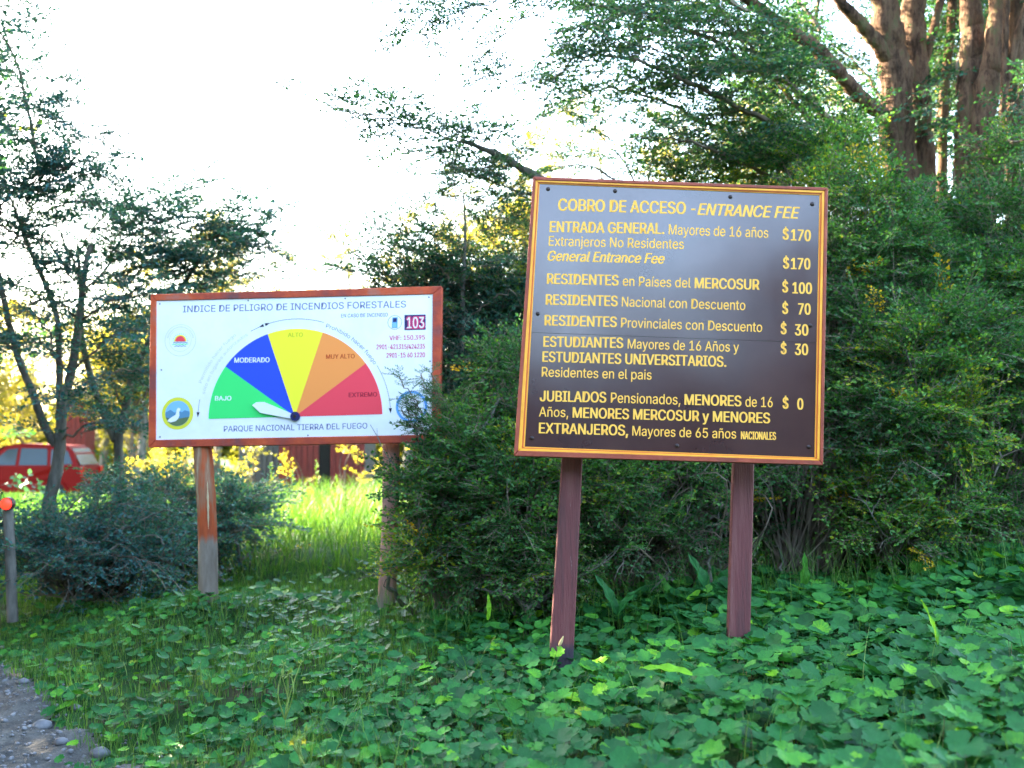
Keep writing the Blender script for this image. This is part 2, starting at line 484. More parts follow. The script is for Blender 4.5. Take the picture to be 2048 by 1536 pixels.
def lobes(cr, L, n, size=1.0, tint=.4, yellow=0.0, root=None, stem_every=6, inner=.5, r_st=.008):
    """leafy lobes: L = list of (centre, radii). Sprays point outwards near each lobe's surface, stems reach them from the root"""
    vol = np.array([r[0] * r[1] + r[1] * r[2] + r[0] * r[2] for c, r in L]); vol /= vol.sum()
    for (c, r), w in zip(L, vol):
        k = int(n * w); c = np.array(c); r = np.array(r) * (.84 if cr.kind in ('fine', 'loose') else 1)
        d = norm(rng.normal(size=(k, 3))); d[:, 2] = np.where(d[:, 2] < -.5, -d[:, 2], d[:, 2])
        u = rng.uniform(inner, 1.0, k) ** .7
        u = np.where(rng.random(k) < .13, rng.uniform(1.0, 1.38, k), u)
        P = c + d * r * u[:, None]
        D = norm(d * np.array([1, 1, .6]) + rng.normal(0, .55, (k, 3)) + [0, 0, .12])
        U = rng.normal(0, .32, (k, 3)) + [0, 0, 1]
        lt = tint + rng.normal(0, .16)
        T = np.clip(lt + rng.normal(0, .13, k), 0, .9)
        if yellow: T = np.where(rng.random(k) < yellow, 1.0, T)
        cr.sprays(P, D, U, size * rng.uniform(.65, 1.2, k), T)
        if root is not None:
            for j in range(0, k, stem_every):
                rt = np.array(root[rng.integers(len(root))]) + rng.normal(0, .05, 3)
                mid = (rt + P[j]) / 2 + rng.normal(0, .16, 3) + [0, 0, .15]
                cr.twig(smooth_path([rt, mid, P[j]], 4), r_st * rng.uniform(.5, 1.1), .002)

def trunk_part(name, paths, parent, mat, k=12, rough=.05, **kw):
    """paths: list of (points, r0, r1)"""
    for pts, r0, r1 in paths:
        mb = MB(); sp = smooth_path(pts, 8)
        n = len(sp)
        sp = sp + rng.normal(0, r0 * .05, (n, 3))
        r = np.linspace(r0, r1, n) * (1 + .06 * np.sin(np.arange(n) * 1.3 + rng.uniform(0, 6)))
        tube(mb, sp, r, None, k, rough=rough, cap=True)
        mb.build(name, mat, parent, smooth=True, **kw)

# ------------------------------------------------------------------ sign frames of reference
def basis(a, b, c):
    ca, sa = math.cos(a), math.sin(a); Rz = np.array([[ca, -sa, 0], [sa, ca, 0], [0, 0, 1]])
    cb, sb = math.cos(b), math.sin(b); Rx = np.array([[1, 0, 0], [0, cb, -sb], [0, sb, cb]])
    cc, sc = math.cos(c), math.sin(c); Ry = np.array([[cc, 0, sc], [0, 1, 0], [-sc, 0, cc]])
    return Rz @ Rx @ Ry
FEE_R, FEE_T = basis(-.0553, -.0821, .0482), np.array([.8066, 5.4754, 1.8113])
FIRE_R, FIRE_T = basis(-.0877, -.0429, -.0147), np.array([-1.4667, 7.3734, 1.6993])

class Plane:
    def __init__(self, Rm, T): self.R = Rm; self.T = T
    def __call__(self, v): return np.asarray(v, float) @ self.R.T + self.T     # local (x right, y away, z up) to world
FEE, FIRE = Plane(FEE_R, FEE_T), Plane(FIRE_R, FIRE_T)

try:
    _f = os.path.join(bpy.utils.system_resource('DATAFILES', path='fonts'), 'Inter.woff2')
    FONT = bpy.data.fonts.load(_f)
except Exception:
    FONT = None

def text_raw(body, offset):
    c = bpy.data.curves.new('t', 'FONT')
    if FONT: c.font = FONT
    c.body = body; c.offset = offset; c.resolution_u = 3; c.fill_mode = 'FRONT' if False else 'BOTH'
    c.dimensions = '2D'
    o = bpy.data.objects.new('t', c); COL.objects.link(o)
    dg = bpy.context.evaluated_depsgraph_get()
    me = bpy.data.meshes.new_from_object(o.evaluated_get(dg))
    v = np.empty(len(me.vertices) * 3); me.vertices.foreach_get('co', v); v = v.reshape(-1, 3)
    me.calc_loop_triangles()
    t = np.empty(len(me.loop_triangles) * 3, np.int32); me.loop_triangles.foreach_get('vertices', t); t = t.reshape(-1, 3)
    bpy.data.objects.remove(o); bpy.data.curves.remove(c); bpy.data.meshes.remove(me)
    # keep one side only
    p = v[t]; nz = np.cross(p[:, 1] - p[:, 0], p[:, 2] - p[:, 0])[:, 2]
    return v, t[nz > 0]
_caps = {}
def text_flat(body, style):
    if 'r' not in _caps:
        v, t = text_raw('H', 0); _caps['r'] = v[:, 1].max() - v[:, 1].min()
    v, t = text_raw(body, 0)
    return v / _caps['r'], t

WEIGHT = {'b': (-.040, -.020, 0, .020, .040), 'bi': (-.040, -.020, 0, .020, .040), 'm': (-.014, .014), 'r': (-.010, .010), 'o': (-.11, -.055, 0, .055, .11)}
def lettering(pl, body, style, x0, z0, x1, z1, cap, mat, parent, y=-.0012, kind_name='lettering'):
    v, t = text_flat(body, style)
    x = v[:, 0]; wt = WEIGHT[style]; pad = wt[-1] * cap
    sx = (math.hypot(x1 - x0, z1 - z0) - 2 * pad) / (x.max() - x.min())
    u = np.array([x1 - x0, z1 - z0]); u /= np.hypot(*u); w = np.array([-u[1], u[0]])
    mb = MB()
    for k, o in enumerate(wt):      # strokes thickened by overlaid passes of paint, each a hair above the last
        X = (x - x.min()) * sx + pad + o * cap; Z = v[:, 1] * cap * .985 + (k % 2) * .012 * cap
        if style == 'bi': X = X + .20 * Z - .2 * cap * .5
        mb.add(pl(np.stack([x0 + X * u[0] + Z * w[0], np.full(len(X), y - k * .00005), z0 + X * u[1] + Z * w[1]], -1)), t=t)
    return mb.build(kind_name, mat, parent)

def arc_text(pl, body, cx, cz, r, a0, a1, cap, mat, parent, y=-.0035):
    v, t = text_flat(body, 'r')
    x = v[:, 0]; f = (x - x.min()) / (x.max() - x.min())
    a = np.radians(a0 + (a1 - a0) * f); rr = r + v[:, 1] * cap
    mb = MB(); mb.add(pl(np.stack([cx + rr * np.cos(a), np.full(len(a), y), cz + rr * np.sin(a)], -1)), t=t)
    return mb.build('lettering', mat, parent)

def slab(pl, pts, y0, y1, name, mat, parent, bev=0, **kw):
    """polygon pts (x, z) counter-clockwise seen from the front, front at y0, back at y1"""
    pts = np.array(pts, float); n = len(pts)
    f = np.column_stack([pts[:, 0], np.full(n, y0), pts[:, 1]]); b = np.column_stack([pts[:, 0], np.full(n, y1), pts[:, 1]])
    c = pts.mean(0)
    v = np.vstack([f, b, [[c[0], y0, c[1]], [c[0], y1, c[1]]]])
    i = np.arange(n); j = (i + 1) % n
    mb = MB(); mb.add(pl(v), q=np.stack([j, i, i + n, j + n], -1), t=np.vstack([np.stack([i, j, np.full(n, 2 * n)], -1), np.stack([j + n, i + n, np.full(n, 2 * n + 1)], -1)]))
    return mb.build(name, mat, parent, **kw)

def disc(pl, cx, cz, r, y0, y1, name, mat, parent, n=40, **kw):
    a = np.arange(n) * 2 * PI / n
    return slab(pl, np.stack([cx + r * np.cos(a), cz + r * np.sin(a)], -1), y0, y1, name, mat, parent, **kw)

def ring(pl, cx, cz, r0, r1, y, name, mat, parent, a0=0, a1=360, n=60, **kw):
    a = np.radians(np.linspace(a0, a1, n))
    v = np.vstack([np.stack([cx + r0 * np.cos(a), np.full(n, y), cz + r0 * np.sin(a)], -1), np.stack([cx + r1 * np.cos(a), np.full(n, y), cz + r1 * np.sin(a)], -1)])
    i = np.arange(n - 1)
    mb = MB(); mb.add(pl(v), q=np.stack([i, i + n, i + n + 1, i + 1], -1))
    return mb.build(name, mat, parent, **kw)

def frame_ring(pl, outer, inner, y0, y1, name, mat, parent, bev=.003):
    """four mitred pieces between two corner quads (TL, TR, BR, BL)"""
    for i in range(4):
        a, b = outer[i], outer[(i + 1) % 4]; c, d = inner[i], inner[(i + 1) % 4]
        g = .0007 * norm(np.array([[b[0] - a[0], b[1] - a[1]]]))[0]
        v = [(a[0] + g[0], y0, a[1] + g[1]), (b[0] - g[0], y0, b[1] - g[1]), (b[0] - g[0], y1, b[1] - g[1]), (a[0] + g[0], y1, a[1] + g[1]),
             (c[0] + g[0], y0, c[1] + g[1]), (d[0] - g[0], y0, d[1] - g[1]), (d[0] - g[0], y1, d[1] - g[1]), (c[0] + g[0], y1, c[1] + g[1])]
        V, Q, T = bevel_box(v, bev)
        mb = MB(); mb.add(pl(V), Q, T); mb.build(name, mat, parent)

def lerpq(A, B, t): return [((1 - t) * a[0] + t * b[0], (1 - t) * a[1] + t * b[1]) for a, b in zip(A, B)]

# ------------------------------------------------------------------ sign materials
M['red_paint'] = noisy_mat('red_paint', [(.28, (.12, .035, .020, 1)), (.5, (.30, .050, .022, 1)), (.72, (.38, .085, .04, 1))], scale=5, bump=.25, bscale=60, rough=.55, spec=.4, stretch=(1, 1, 1))
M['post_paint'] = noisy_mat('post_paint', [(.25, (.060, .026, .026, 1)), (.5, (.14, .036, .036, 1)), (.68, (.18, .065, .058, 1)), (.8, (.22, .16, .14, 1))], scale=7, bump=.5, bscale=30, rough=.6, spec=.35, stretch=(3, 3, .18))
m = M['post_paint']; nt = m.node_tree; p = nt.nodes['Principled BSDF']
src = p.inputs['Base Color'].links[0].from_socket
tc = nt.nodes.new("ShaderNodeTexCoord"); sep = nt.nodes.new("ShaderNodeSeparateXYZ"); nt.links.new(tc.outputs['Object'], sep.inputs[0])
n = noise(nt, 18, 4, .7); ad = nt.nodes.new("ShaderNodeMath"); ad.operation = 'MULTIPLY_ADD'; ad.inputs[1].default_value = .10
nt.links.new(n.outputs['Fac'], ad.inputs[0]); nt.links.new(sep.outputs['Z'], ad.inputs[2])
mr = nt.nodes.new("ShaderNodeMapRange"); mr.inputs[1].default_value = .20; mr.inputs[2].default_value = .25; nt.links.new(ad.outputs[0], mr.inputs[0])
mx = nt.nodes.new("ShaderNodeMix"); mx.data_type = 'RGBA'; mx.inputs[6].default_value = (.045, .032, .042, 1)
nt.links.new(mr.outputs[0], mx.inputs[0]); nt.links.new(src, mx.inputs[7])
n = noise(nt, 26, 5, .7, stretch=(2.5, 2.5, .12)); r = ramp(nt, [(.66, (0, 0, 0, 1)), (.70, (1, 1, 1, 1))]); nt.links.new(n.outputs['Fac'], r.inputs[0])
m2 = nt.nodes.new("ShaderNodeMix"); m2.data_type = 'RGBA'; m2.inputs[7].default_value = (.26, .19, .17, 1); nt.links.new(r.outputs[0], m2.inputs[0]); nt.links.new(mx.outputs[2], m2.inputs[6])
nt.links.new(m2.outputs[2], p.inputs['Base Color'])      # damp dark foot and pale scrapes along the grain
M['yellow_paint'] = noisy_mat('yellow_paint', [(.3, (.80, .30, .02, 1)), (.6, (.95, .42, .035, 1))], scale=8, bump=.1, rough=.45)
M['orange_line'] = flat_mat('orange_line', (.60, .10, .01, 1), .5)
M['sign_yellow'] = flat_mat('sign_yellow', (.95, .49, .08, 1), .6, .15)
M['bolt'] = flat_mat('bolt', (.03, .016, .014, 1), .4, metal=.3)

m, nt, p, out = new_mat('brown_panel')
n = noise(nt, 3.0, 5, .6); r = ramp(nt, [(.3, (.045, .018, .019, 1)), (.7, (.070, .029, .027, 1))])
nt.links.new(n.outputs['Fac'], r.inputs[0]); nt.links.new(r.outputs[0], p.inputs['Base Color'])
n2 = noise(nt, 2.2, 6, .65, stretch=(1, 1, .5)); mr = nt.nodes.new("ShaderNodeMapRange")
mr.inputs[1].default_value = .3; mr.inputs[2].default_value = .7; mr.inputs[3].default_value = .11; mr.inputs[4].default_value = .19
nt.links.new(n2.outputs['Fac'], mr.inputs[0]); nt.links.new(mr.outputs[0], p.inputs['Roughness'])
p.inputs['IOR'].default_value = 1.82
n3 = noise(nt, 1.7, 2, .5); bp = nt.nodes.new("ShaderNodeBump"); bp.inputs['Strength'].default_value = .06; bp.inputs['Distance'].default_value = .03
nt.links.new(n3.outputs['Fac'], bp.inputs['Height']); nt.links.new(bp.outputs[0], p.inputs['Normal'])
M['brown_panel'] = m

# ------------------------------------------------------------------ entrance fee sign
FO = [(-.7381, .711), (.7515, .7041), (.7485, -.6945), (-.7614, -.7234)]
FY = [(-.7231, .6929), (.7352, .6882), (.7323, -.6731), (-.7414, -.6962)]
FP = [(-.7023, .677), (.7124, .6667), (.7091, -.6584), (-.7095, -.6741)]
fee = empty('entrance_fee_sign', (.7, 5.5, 0), label='large dark brown board of entrance prices in yellow lettering on two maroon posts', cat='sign')
sy = -.0925
def cut(Q, z):       # split the panel along the seam
    t = (Q[0][1] - z) / (Q[0][1] - Q[3][1]); u = (Q[1][1] - z) / (Q[1][1] - Q[2][1])
    return (Q[0][0] * (1 - t) + Q[3][0] * t, z), (Q[1][0] * (1 - u) + Q[2][0] * u, z)
FPo = [(a[0] * 1.01, a[1] * 1.01) for a in FP]
l_, r_ = cut(FPo, -.0905)
slab(FEE, [(l_[0], -.0970 + .0008), (r_[0], -.0889 + .0008), FPo[1], FPo[0]], 0, .012, 'panel', M['brown_panel'], fee)
slab(FEE, [FPo[3], FPo[2], (r_[0], -.0889 - .0008), (l_[0], -.0970 - .0008)], 0.0004, .012, 'panel', M['brown_panel'], fee)
frame_ring(FEE, FO, FY, -.016, .035, 'frame_board', M['red_paint'], fee)
frame_ring(FEE, FY, lerpq(FY, FP, .55), -.012, .014, 'yellow_moulding', M['yellow_paint'], fee, .0015)
frame_ring(FEE, lerpq(FY, FP, .55), lerpq(FY, FP, .78), -.008, .014, 'moulding_groove', M['orange_line'], fee, .0008)
frame_ring(FEE, lerpq(FY, FP, .78), FP, -.0045, .0135, 'inner_moulding', M['yellow_paint'], fee, .0008)
for i in range(4):     # battens behind the board
    z = .5 - i * .35
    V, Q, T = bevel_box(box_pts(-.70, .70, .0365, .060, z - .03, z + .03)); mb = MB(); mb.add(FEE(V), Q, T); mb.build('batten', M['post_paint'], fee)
bm = None
for bx, bz in [(-.6579, .6516), (-.3157, .6533), (.2673, .643), (.677, .6199), (-.6788, .0003), (.6777, -.0036), (-.6767, -.6298), (.0404, -.633), (.6812, -.6078)]:
    mb = MB(); a = np.arange(10) * 2 * PI / 10
    vv = [(bx + rr * math.cos(t), y, bz + rr * math.sin(t)) for rr, y in ((.011, -.0006), (.010, -.004), (.006, -.007)) for t in a] + [(bx, -.008, bz)]
    q = [[k * 10 + j, k * 10 + (j + 1) % 10, (k + 1) * 10 + (j + 1) % 10, (k + 1) * 10 + j] for k in range(2) for j in range(10)]
    mb.add(FEE(vv), q, [[20 + j, 20 + (j + 1) % 10, 30] for j in range(10)])
    mb.build('bolt', M['bolt'], fee, smooth=True)
def plank_post(x_top, w_top, y_top, x_bot, w_bot, y_bot, dep, th, name, mat, parent, **kw):
    t0, t1 = at(x_top, y_top, dep), at(x_top + w_top, y_top, dep)
    b0, b1 = at(x_bot, y_bot, dep), at(x_bot + w_bot, y_bot, dep)
    ext = 1.35; b0 = t0 + (b0 - t0) * ext; b1 = t1 + (b1 - t1) * ext       # into the soil
    e = -.95; t0n = t0 + (b0 - t0) / ext * e * .95; t1n = t1 + (b1 - t1) / ext * e * .95   # up behind the board
    yy = np.array([0, th, 0])
    V, Q, T = bevel_box([b0, b1, b1 + yy, b0 + yy, t0n + [0, .10, 0], t1n + [0, .10, 0], t1n + yy + [0, .10, 0], t0n + yy + [0, .10, 0]], .005)
    mb = MB(); mb.add(V, Q, T); return mb.build(name, mat, parent, **kw)
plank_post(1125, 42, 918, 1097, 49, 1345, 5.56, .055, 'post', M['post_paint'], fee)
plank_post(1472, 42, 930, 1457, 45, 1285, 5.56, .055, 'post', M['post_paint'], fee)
FEE_TEXT = [
    ('COBRO DE ACCESO', 'b', -0.6026, 0.54, 0.0461, 0.5451, 0.0638),
    ('-', 'b', 0.0727, 0.544, 0.0934, 0.5438, 0.0634),
    ('ENTRANCE FEE', 'bi', 0.1101, 0.5434, 0.6113, 0.5413, 0.0612),
    ('ENTRADA GENERAL.', 'b', -0.64, 0.4257, -0.0585, 0.4373, 0.0574),
    ('Mayores de 16 años', 'r', -0.0368, 0.436, 0.4618, 0.4365, 0.0529),
    ('$', 'b', 0.5328, 0.4311, 0.5638, 0.4313, 0.0586),
    ('170', 'b', 0.5736, 0.4276, 0.6734, 0.4273, 0.0586),
    ('Extranjeros No Residentes', 'r', -0.6406, 0.3541, 0.0421, 0.3629, 0.051),
    ('General Entrance Fee', 'bi', -0.6427, 0.2756, -0.0513, 0.2834, 0.0529),
    ('$', 'b', 0.5377, 0.2823, 0.5686, 0.2825, 0.0582),
    ('170', 'b', 0.5774, 0.2799, 0.6739, 0.2817, 0.0582),
    ('RESIDENTES', 'b', -0.6409, 0.156, -0.2783, 0.1615, 0.0546),
    ('en Países del', 'r', -0.2577, 0.1613, 0.0825, 0.1649, 0.0503),
    ('MERCOSUR', 'b', 0.102, 0.1637, 0.4241, 0.1677, 0.0542),
    ('$', 'b', 0.5363, 0.1603, 0.5662, 0.1605, 0.0578),
    ('100', 'b', 0.5865, 0.1563, 0.6836, 0.1573, 0.0579),
    ('RESIDENTES', 'b', -0.6416, 0.0481, -0.278, 0.055, 0.0543),
    ('Nacional con Descuento', 'r', -0.2584, 0.0548, 0.357, 0.0613, 0.0501),
    ('$', 'b', 0.5385, 0.051, 0.5683, 0.0512, 0.0575),
    ('70', 'b', 0.6173, 0.0503, 0.6796, 0.0519, 0.0575),
    ('RESIDENTES', 'b', -0.6423, -0.0583, -0.2786, -0.0519, 0.054),
    ('Provinciales con Descuento', 'r', -0.2581, -0.0521, 0.4425, -0.0461, 0.0498),
    ('$', 'b', 0.5329, -0.0522, 0.5626, -0.0519, 0.0573),
    ('30', 'b', 0.603, -0.0561, 0.6699, -0.0542, 0.0572),
    ('ESTUDIANTES', 'b', -0.6429, -0.1672, -0.2423, -0.1568, 0.0537),
    ('Mayores de 16 Años y', 'r', -0.2208, -0.1578, 0.3305, -0.1516, 0.0495),
    ('$', 'b', 0.5349, -0.1525, 0.5646, -0.1522, 0.057),
    ('30', 'b', 0.6048, -0.1544, 0.6706, -0.1525, 0.057),
    ('ESTUDIANTES UNIVERSITARIOS.', 'b', -0.6441, -0.2438, 0.271, -0.229, 0.0535),
    ('Residentes en el pais', 'r', -0.6433, -0.319, -0.0958, -0.3102, 0.0494),
    ('JUBILADOS', 'b', -0.647, -0.4434, -0.3156, -0.435, 0.054),
    ('Pensionados,', 'r', -0.2934, -0.4339, 0.05, -0.4288, 0.0508),
    ('MENORES', 'b', 0.0702, -0.4279, 0.3498, -0.4227, 0.0536),
    ('de 16', 'r', 0.3689, -0.4238, 0.5023, -0.4205, 0.0506),
    ('$', 'b', 0.5499, -0.4241, 0.5794, -0.4237, 0.0563),
    ('0', 'b', 0.6212, -0.4256, 0.6516, -0.4252, 0.0562),
    ('Años,', 'r', -0.6471, -0.5199, -0.5013, -0.517, 0.0489),
    ('MENORES MERCOSUR y MENORES', 'b', -0.4799, -0.518, 0.4916, -0.5004, 0.0528),
    ('EXTRANJEROS,', 'b', -0.6439, -0.6038, -0.2011, -0.5943, 0.0535),
    ('Mayores de 65 años', 'r', -0.1809, -0.5934, 0.3281, -0.5844, 0.0485),
    ('NACIONALES', 'b', 0.351, -0.5853, 0.5218, -0.5809, 0.0386),
]
for (b_, s_, x0, z0, x1, z1, cap) in FEE_TEXT:
    lettering(FEE, b_, s_, x0, z0, x1, z1, cap, M['sign_yellow'], fee)

# ------------------------------------------------------------------ fire danger sign
m, nt, p, out = new_mat('white_sheet')
n = noise(nt, 2.5, 6, .7); r = ramp(nt, [(.3, (.76, .76, .77, 1)), (.6, (.86, .86, .86, 1))])
nt.links.new(n.outputs['Fac'], r.inputs[0]); nt.links.new(r.outputs[0], p.inputs['Base Color']); p.inputs['Roughness'].default_value = .35
M['white_sheet'] = m
def vinyl(name, col, rough=.55): return flat_mat(name, col, rough, .25)
V_ = {'green': vinyl('vinyl_green', (.04, .70, .16, 1)), 'blue': vinyl('vinyl_blue', (.025, .075, .55, 1)), 'yellow': vinyl('vinyl_yellow', (.95, .80, .04, 1)),
      'orange': vinyl('vinyl_orange', (.95, .30, .07, 1)), 'red': vinyl('vinyl_red', (.90, .065, .09, 1)), 'grey': vinyl('ink_grey', (.15, .15, .28, 1)),
      'white': vinyl('vinyl_white', (.8, .8, .8, 1)), 'crimson': vinyl('ink_crimson', (.62, .05, .14, 1)), 'dark': vinyl('ink_dark', (.02, .02, .04, 1)),
      'navy': vinyl('vinyl_navy', (.02, .02, .10, 1)), 'paleblue': vinyl('vinyl_pale_blue', (.22, .48, .72, 1)), 'amber': vinyl('ink_amber', (.55, .50, .02, 1)),
      'rust': vinyl('ink_rust', (.55, .06, .01, 1)), 'maroon': vinyl('ink_maroon', (.35, .01, .03, 1)), 'goldring': vinyl('vinyl_gold_ring', (.72, .66, .05, 1)),
      'hill': vinyl('vinyl_hill', (.10, .25, .38, 1)), 'moss': vinyl('vinyl_moss', (.12, .17, .08, 1)), 'ringblue': vinyl('vinyl_ring_blue', (.12, .35, .72, 1)), 'palegrey': vinyl('vinyl_pale_grey', (.55, .55, .57, 1))}
M['faded_red'] = noisy_mat('faded_red', [(.30, (.16, .06, .06, 1)), (.46, (.38, .055, .028, 1)), (.58, (.56, .085, .024, 1)), (.68, (.40, .13, .09, 1)), (.8, (.30, .22, .18, 1))], scale=3.4, bump=.35, bscale=40, rough=.6, spec=.3)
GO = [(-1.0035, .5213), (1.0075, .5243), (.9923, -.5191), (-.9969, -.5258)]
GP = [(-.963, .4762), (.9458, .4716), (.937, -.4683), (-.9472, -.4753)]
fire = empty('fire_danger_sign', (-1.45, 7.45, .1), label='white fire danger board with five coloured half dial, red frame and round posts', cat='sign')
slab(FIRE, [GP[3], GP[2], GP[1], GP[0]], -.004, .012, 'panel', M['white_sheet'], fire)
frame_ring(FIRE, GO, lerpq(GO, GP, 1.0), -.014, .05, 'frame_board', M['faded_red'], fire, .004)
hx, hz, DR = .010, -.333, .594
names = [('blue', 144.3, 108.9)]
sect = [('green', 180.6, 144.3), ('blue', 144.3, 108.9), ('yellow', 108.9, 71.7), ('orange', 71.7, 35.9), ('red', 35.9, .6)]
for nm, a1, a0 in sect:
    a = np.radians(np.linspace(a0, a1, 14))
    slab(FIRE, [(hx, hz)] + [(hx + DR * math.cos(t), hz + DR * math.sin(t)) for t in a], -.0062, -.0041, 'dial_sector', V_[nm], fire, label=nm + ' dial sector')
needle = slab(FIRE, [(-.2786, -.2531), (-.2237, -.305), (-.0155, -.3472), (.012, -.345), (.012, -.318), (-.0106, -.3117), (-.1985, -.232), (-.2506, -.2331)][::1], -.022, -.016, 'needle', V_['white'], fire)
disc(FIRE, .0155, -.3325, .031, -.028, -.0045, 'hub', V_['navy'], fire, 24)
disc(FIRE, .0155, -.3325, .011, -.034, -.0281, 'hub_bolt', M['bolt'], fire, 10)
FIRE_TEXT = [
    ('INDICE DE PELIGRO DE INCENDIOS FORESTALES', 'g', -0.7765, 0.3918, 0.764, 0.387, 0.046),
    ('EN CASO DE INCENDIO', 'g', 0.3223, 0.3292, 0.6406, 0.3285, 0.0247),
    ('103', 'w', 0.7638, 0.2436, 0.8908, 0.2436, 0.0778),
    ('VHF: 150.395', 'c', 0.6508, 0.1675, 0.8925, 0.167, 0.0317),
    ('2901-421315/424235', 'c', 0.5625, 0.1082, 0.8923, 0.106, 0.0327),
    ('2901-15 60 1220', 'c', 0.6303, 0.0506, 0.8921, 0.049, 0.0326),
    ('BAJO', '1', -0.542, -0.2156, -0.4276, -0.2166, 0.0308),
    ('MODERADO', '1', -0.4112, 0.0389, -0.1669, 0.0368, 0.034),
    ('ALTO', '2', -0.0432, 0.205, 0.0611, 0.2046, 0.0289),
    ('MUY ALTO', '3', 0.22, 0.0512, 0.4164, 0.0511, 0.0297),
    ('EXTREMO', '4', 0.376, -0.2098, 0.5689, -0.2083, 0.0294),
    ('PARQUE NACIONAL TIERRA DEL FUEGO', 'g', -0.4779, -0.4273, 0.5027, -0.4213, 0.0388),
]
inks = {'g': V_['grey'], 'w': V_['white'], 'c': V_['crimson'], '1': V_['white'], '2': V_['amber'], '3': V_['rust'], '4': V_['maroon']}
slab(FIRE, [(.7537, .2335), (.8969, .2335), (.8969, .336), (.7537, .336)], -.0056, -.0041, 'number_plate', V_['navy'], fire)
for (b_, s_, x0, z0, x1, z1, cap) in FIRE_TEXT:
    if b_ == '103':
        lettering(FIRE, b_, 'o', x0 - .001, z0 - .004, x1 + .004, z1 - .004, cap + .009, V_['crimson'], fire, -.0060)
        lettering(FIRE, b_, 'r', x0 + .007, z0 + .002, x1 - .004, z1 + .002, cap - .004, V_['white'], fire, -.0068)
    else:
        lettering(FIRE, b_, 'b' if s_ in '1234c' else 'm', x0, z0, x1, z1, cap, inks[s_], fire, -.0066 if s_ in '1234' else -.0046)
# the arcs, their arrowheads and the words along them
def arrow(a_deg, r, turn, L=.035, w=.011):
    a = math.radians(a_deg); c = np.array([hx + r * math.cos(a), hz + r * math.sin(a)]); t = np.array([-math.sin(a), math.cos(a)]) * turn; nn = np.array([math.cos(a), math.sin(a)])
    P = [c + t * L, c - nn * w, c + nn * w]
    if (P[1] - P[0])[0] * (P[2] - P[0])[1] - (P[1] - P[0])[1] * (P[2] - P[0])[0] < 0: P = [P[0], P[2], P[1]]
    slab(FIRE, P, -.0052, -.0041, 'arrowhead', V_['dark'], fire)
ring(FIRE, hx, hz, .659, .662, -.0048, 'arc_line', V_['dark'], fire, 73, 107)
ring(FIRE, hx, hz, .659, .662, -.0048, 'arc_line', V_['dark'], fire, 111, 118)
ring(FIRE, hx, hz, .648, .6505, -.0048, 'arc_line', V_['dark'], fire, 3, 31)
ring(FIRE, hx, hz, .668, .6705, -.0048, 'arc_line', V_['dark'], fire, 169, 178)
arrow(108.6, .6605, -1); arrow(109.6, .6605, 1); arrow(4.0, .649, -1); arrow(176.5, .669, 1)
arc_text(FIRE, 'Prohibido hacer fuego', hx, hz, .634, 71.0, 32.2, .026, V_['grey'], fire, -.0046)
arc_text(FIRE, 'Permitido hacer fuego', hx, hz, .690, 160.0, 126.5, .022, V_['palegrey'], fire, -.0046)
arc_text(FIRE, 's\u00f3lo en lugares autorizados', hx, hz, .645, 165.5, 120.5, .022, V_['palegrey'], fire, -.0046)
# telephone sign
ring(FIRE, .6879, .2874, .0455, .0485, -.0047, 'circle_outline', V_['grey'], fire)
slab(FIRE, [(.668, .250), (.706, .250), (.708, .322), (.672, .322)], -.0056, -.0041, 'telephone_symbol', V_['ringblue'], fire)
slab(FIRE, [(.675, .290), (.701, .290), (.702, .316), (.677, .316)], -.0062, -.00565, 'telephone_screen', V_['navy'], fire)
slab(FIRE, [(.674, .255), (.700, .255), (.700, .284), (.674, .284)], -.0062, -.00565, 'telephone_keys', V_['paleblue'], fire)
# emblem with a red half sun above water
ex, ez = -.791, .2004
ring(FIRE, ex, ez, .106, .109, -.0047, 'emblem_ring', V_['palegrey'], fire)
ring(FIRE, ex, ez, .076, .078, -.0047, 'emblem_ring', V_['palegrey'], fire)
for k in range(26):
    t = math.radians(12 + k * 6.2); c, s = math.cos(t), math.sin(t)
    slab(FIRE, [(ex + .086 * c + .002 * s, ez + .086 * s - .002 * c), (ex + .097 * c + .002 * s, ez + .097 * s - .002 * c), (ex + .097 * c - .002 * s, ez + .097 * s + .002 * c), (ex + .086 * c - .002 * s, ez + .086 * s + .002 * c)], -.0048, -.0041, 'emblem_mark', V_['palegrey'], fire)
a = np.linspace(0, PI, 16)
slab(FIRE, [(ex + .044 * math.cos(t), ez - .008 + .046 * math.sin(t)) for t in a], -.0052, -.0041, 'emblem_rays', V_['yellow'], fire)
slab(FIRE, [(ex + .036 * math.cos(t), ez - .008 + .038 * math.sin(t)) for t in a], -.0058, -.00525, 'emblem_sun', V_['red'], fire)
for k in range(12):
    t = math.radians(8 + k * 15); c, s = math.cos(t), math.sin(t)
    slab(FIRE, [(ex + .046 * c + .002 * s, ez - .008 + .048 * s - .002 * c), (ex + .058 * c + .001 * s, ez - .008 + .060 * s - .001 * c), (ex + .046 * c - .002 * s, ez - .008 + .048 * s + .002 * c)], -.0049, -.0041, 'emblem_ray', V_['green' if k % 2 else 'ringblue'], fire)
for k, (dz, w) in enumerate([(-.016, .05), (-.028, .056), (-.040, .040)]):
    x = np.linspace(-w, w, 14)
    top = [(ex + q, ez + dz + .003 + .0035 * math.sin(q * 260 + k)) for q in x[::-1]]; bot = [(ex + q, ez + dz - .002 + .0035 * math.sin(q * 260 + k)) for q in x]
    vv = np.array([(p_[0], -.0052, p_[1]) for p_ in bot + top[::-1]]); i = np.arange(13)
    mb = MB(); mb.add(FIRE(vv), q=np.stack([i, i + 1, i + 15, i + 14], -1)); mb.build('emblem_wave', V_['hill' if k != 1 else 'green'], fire)
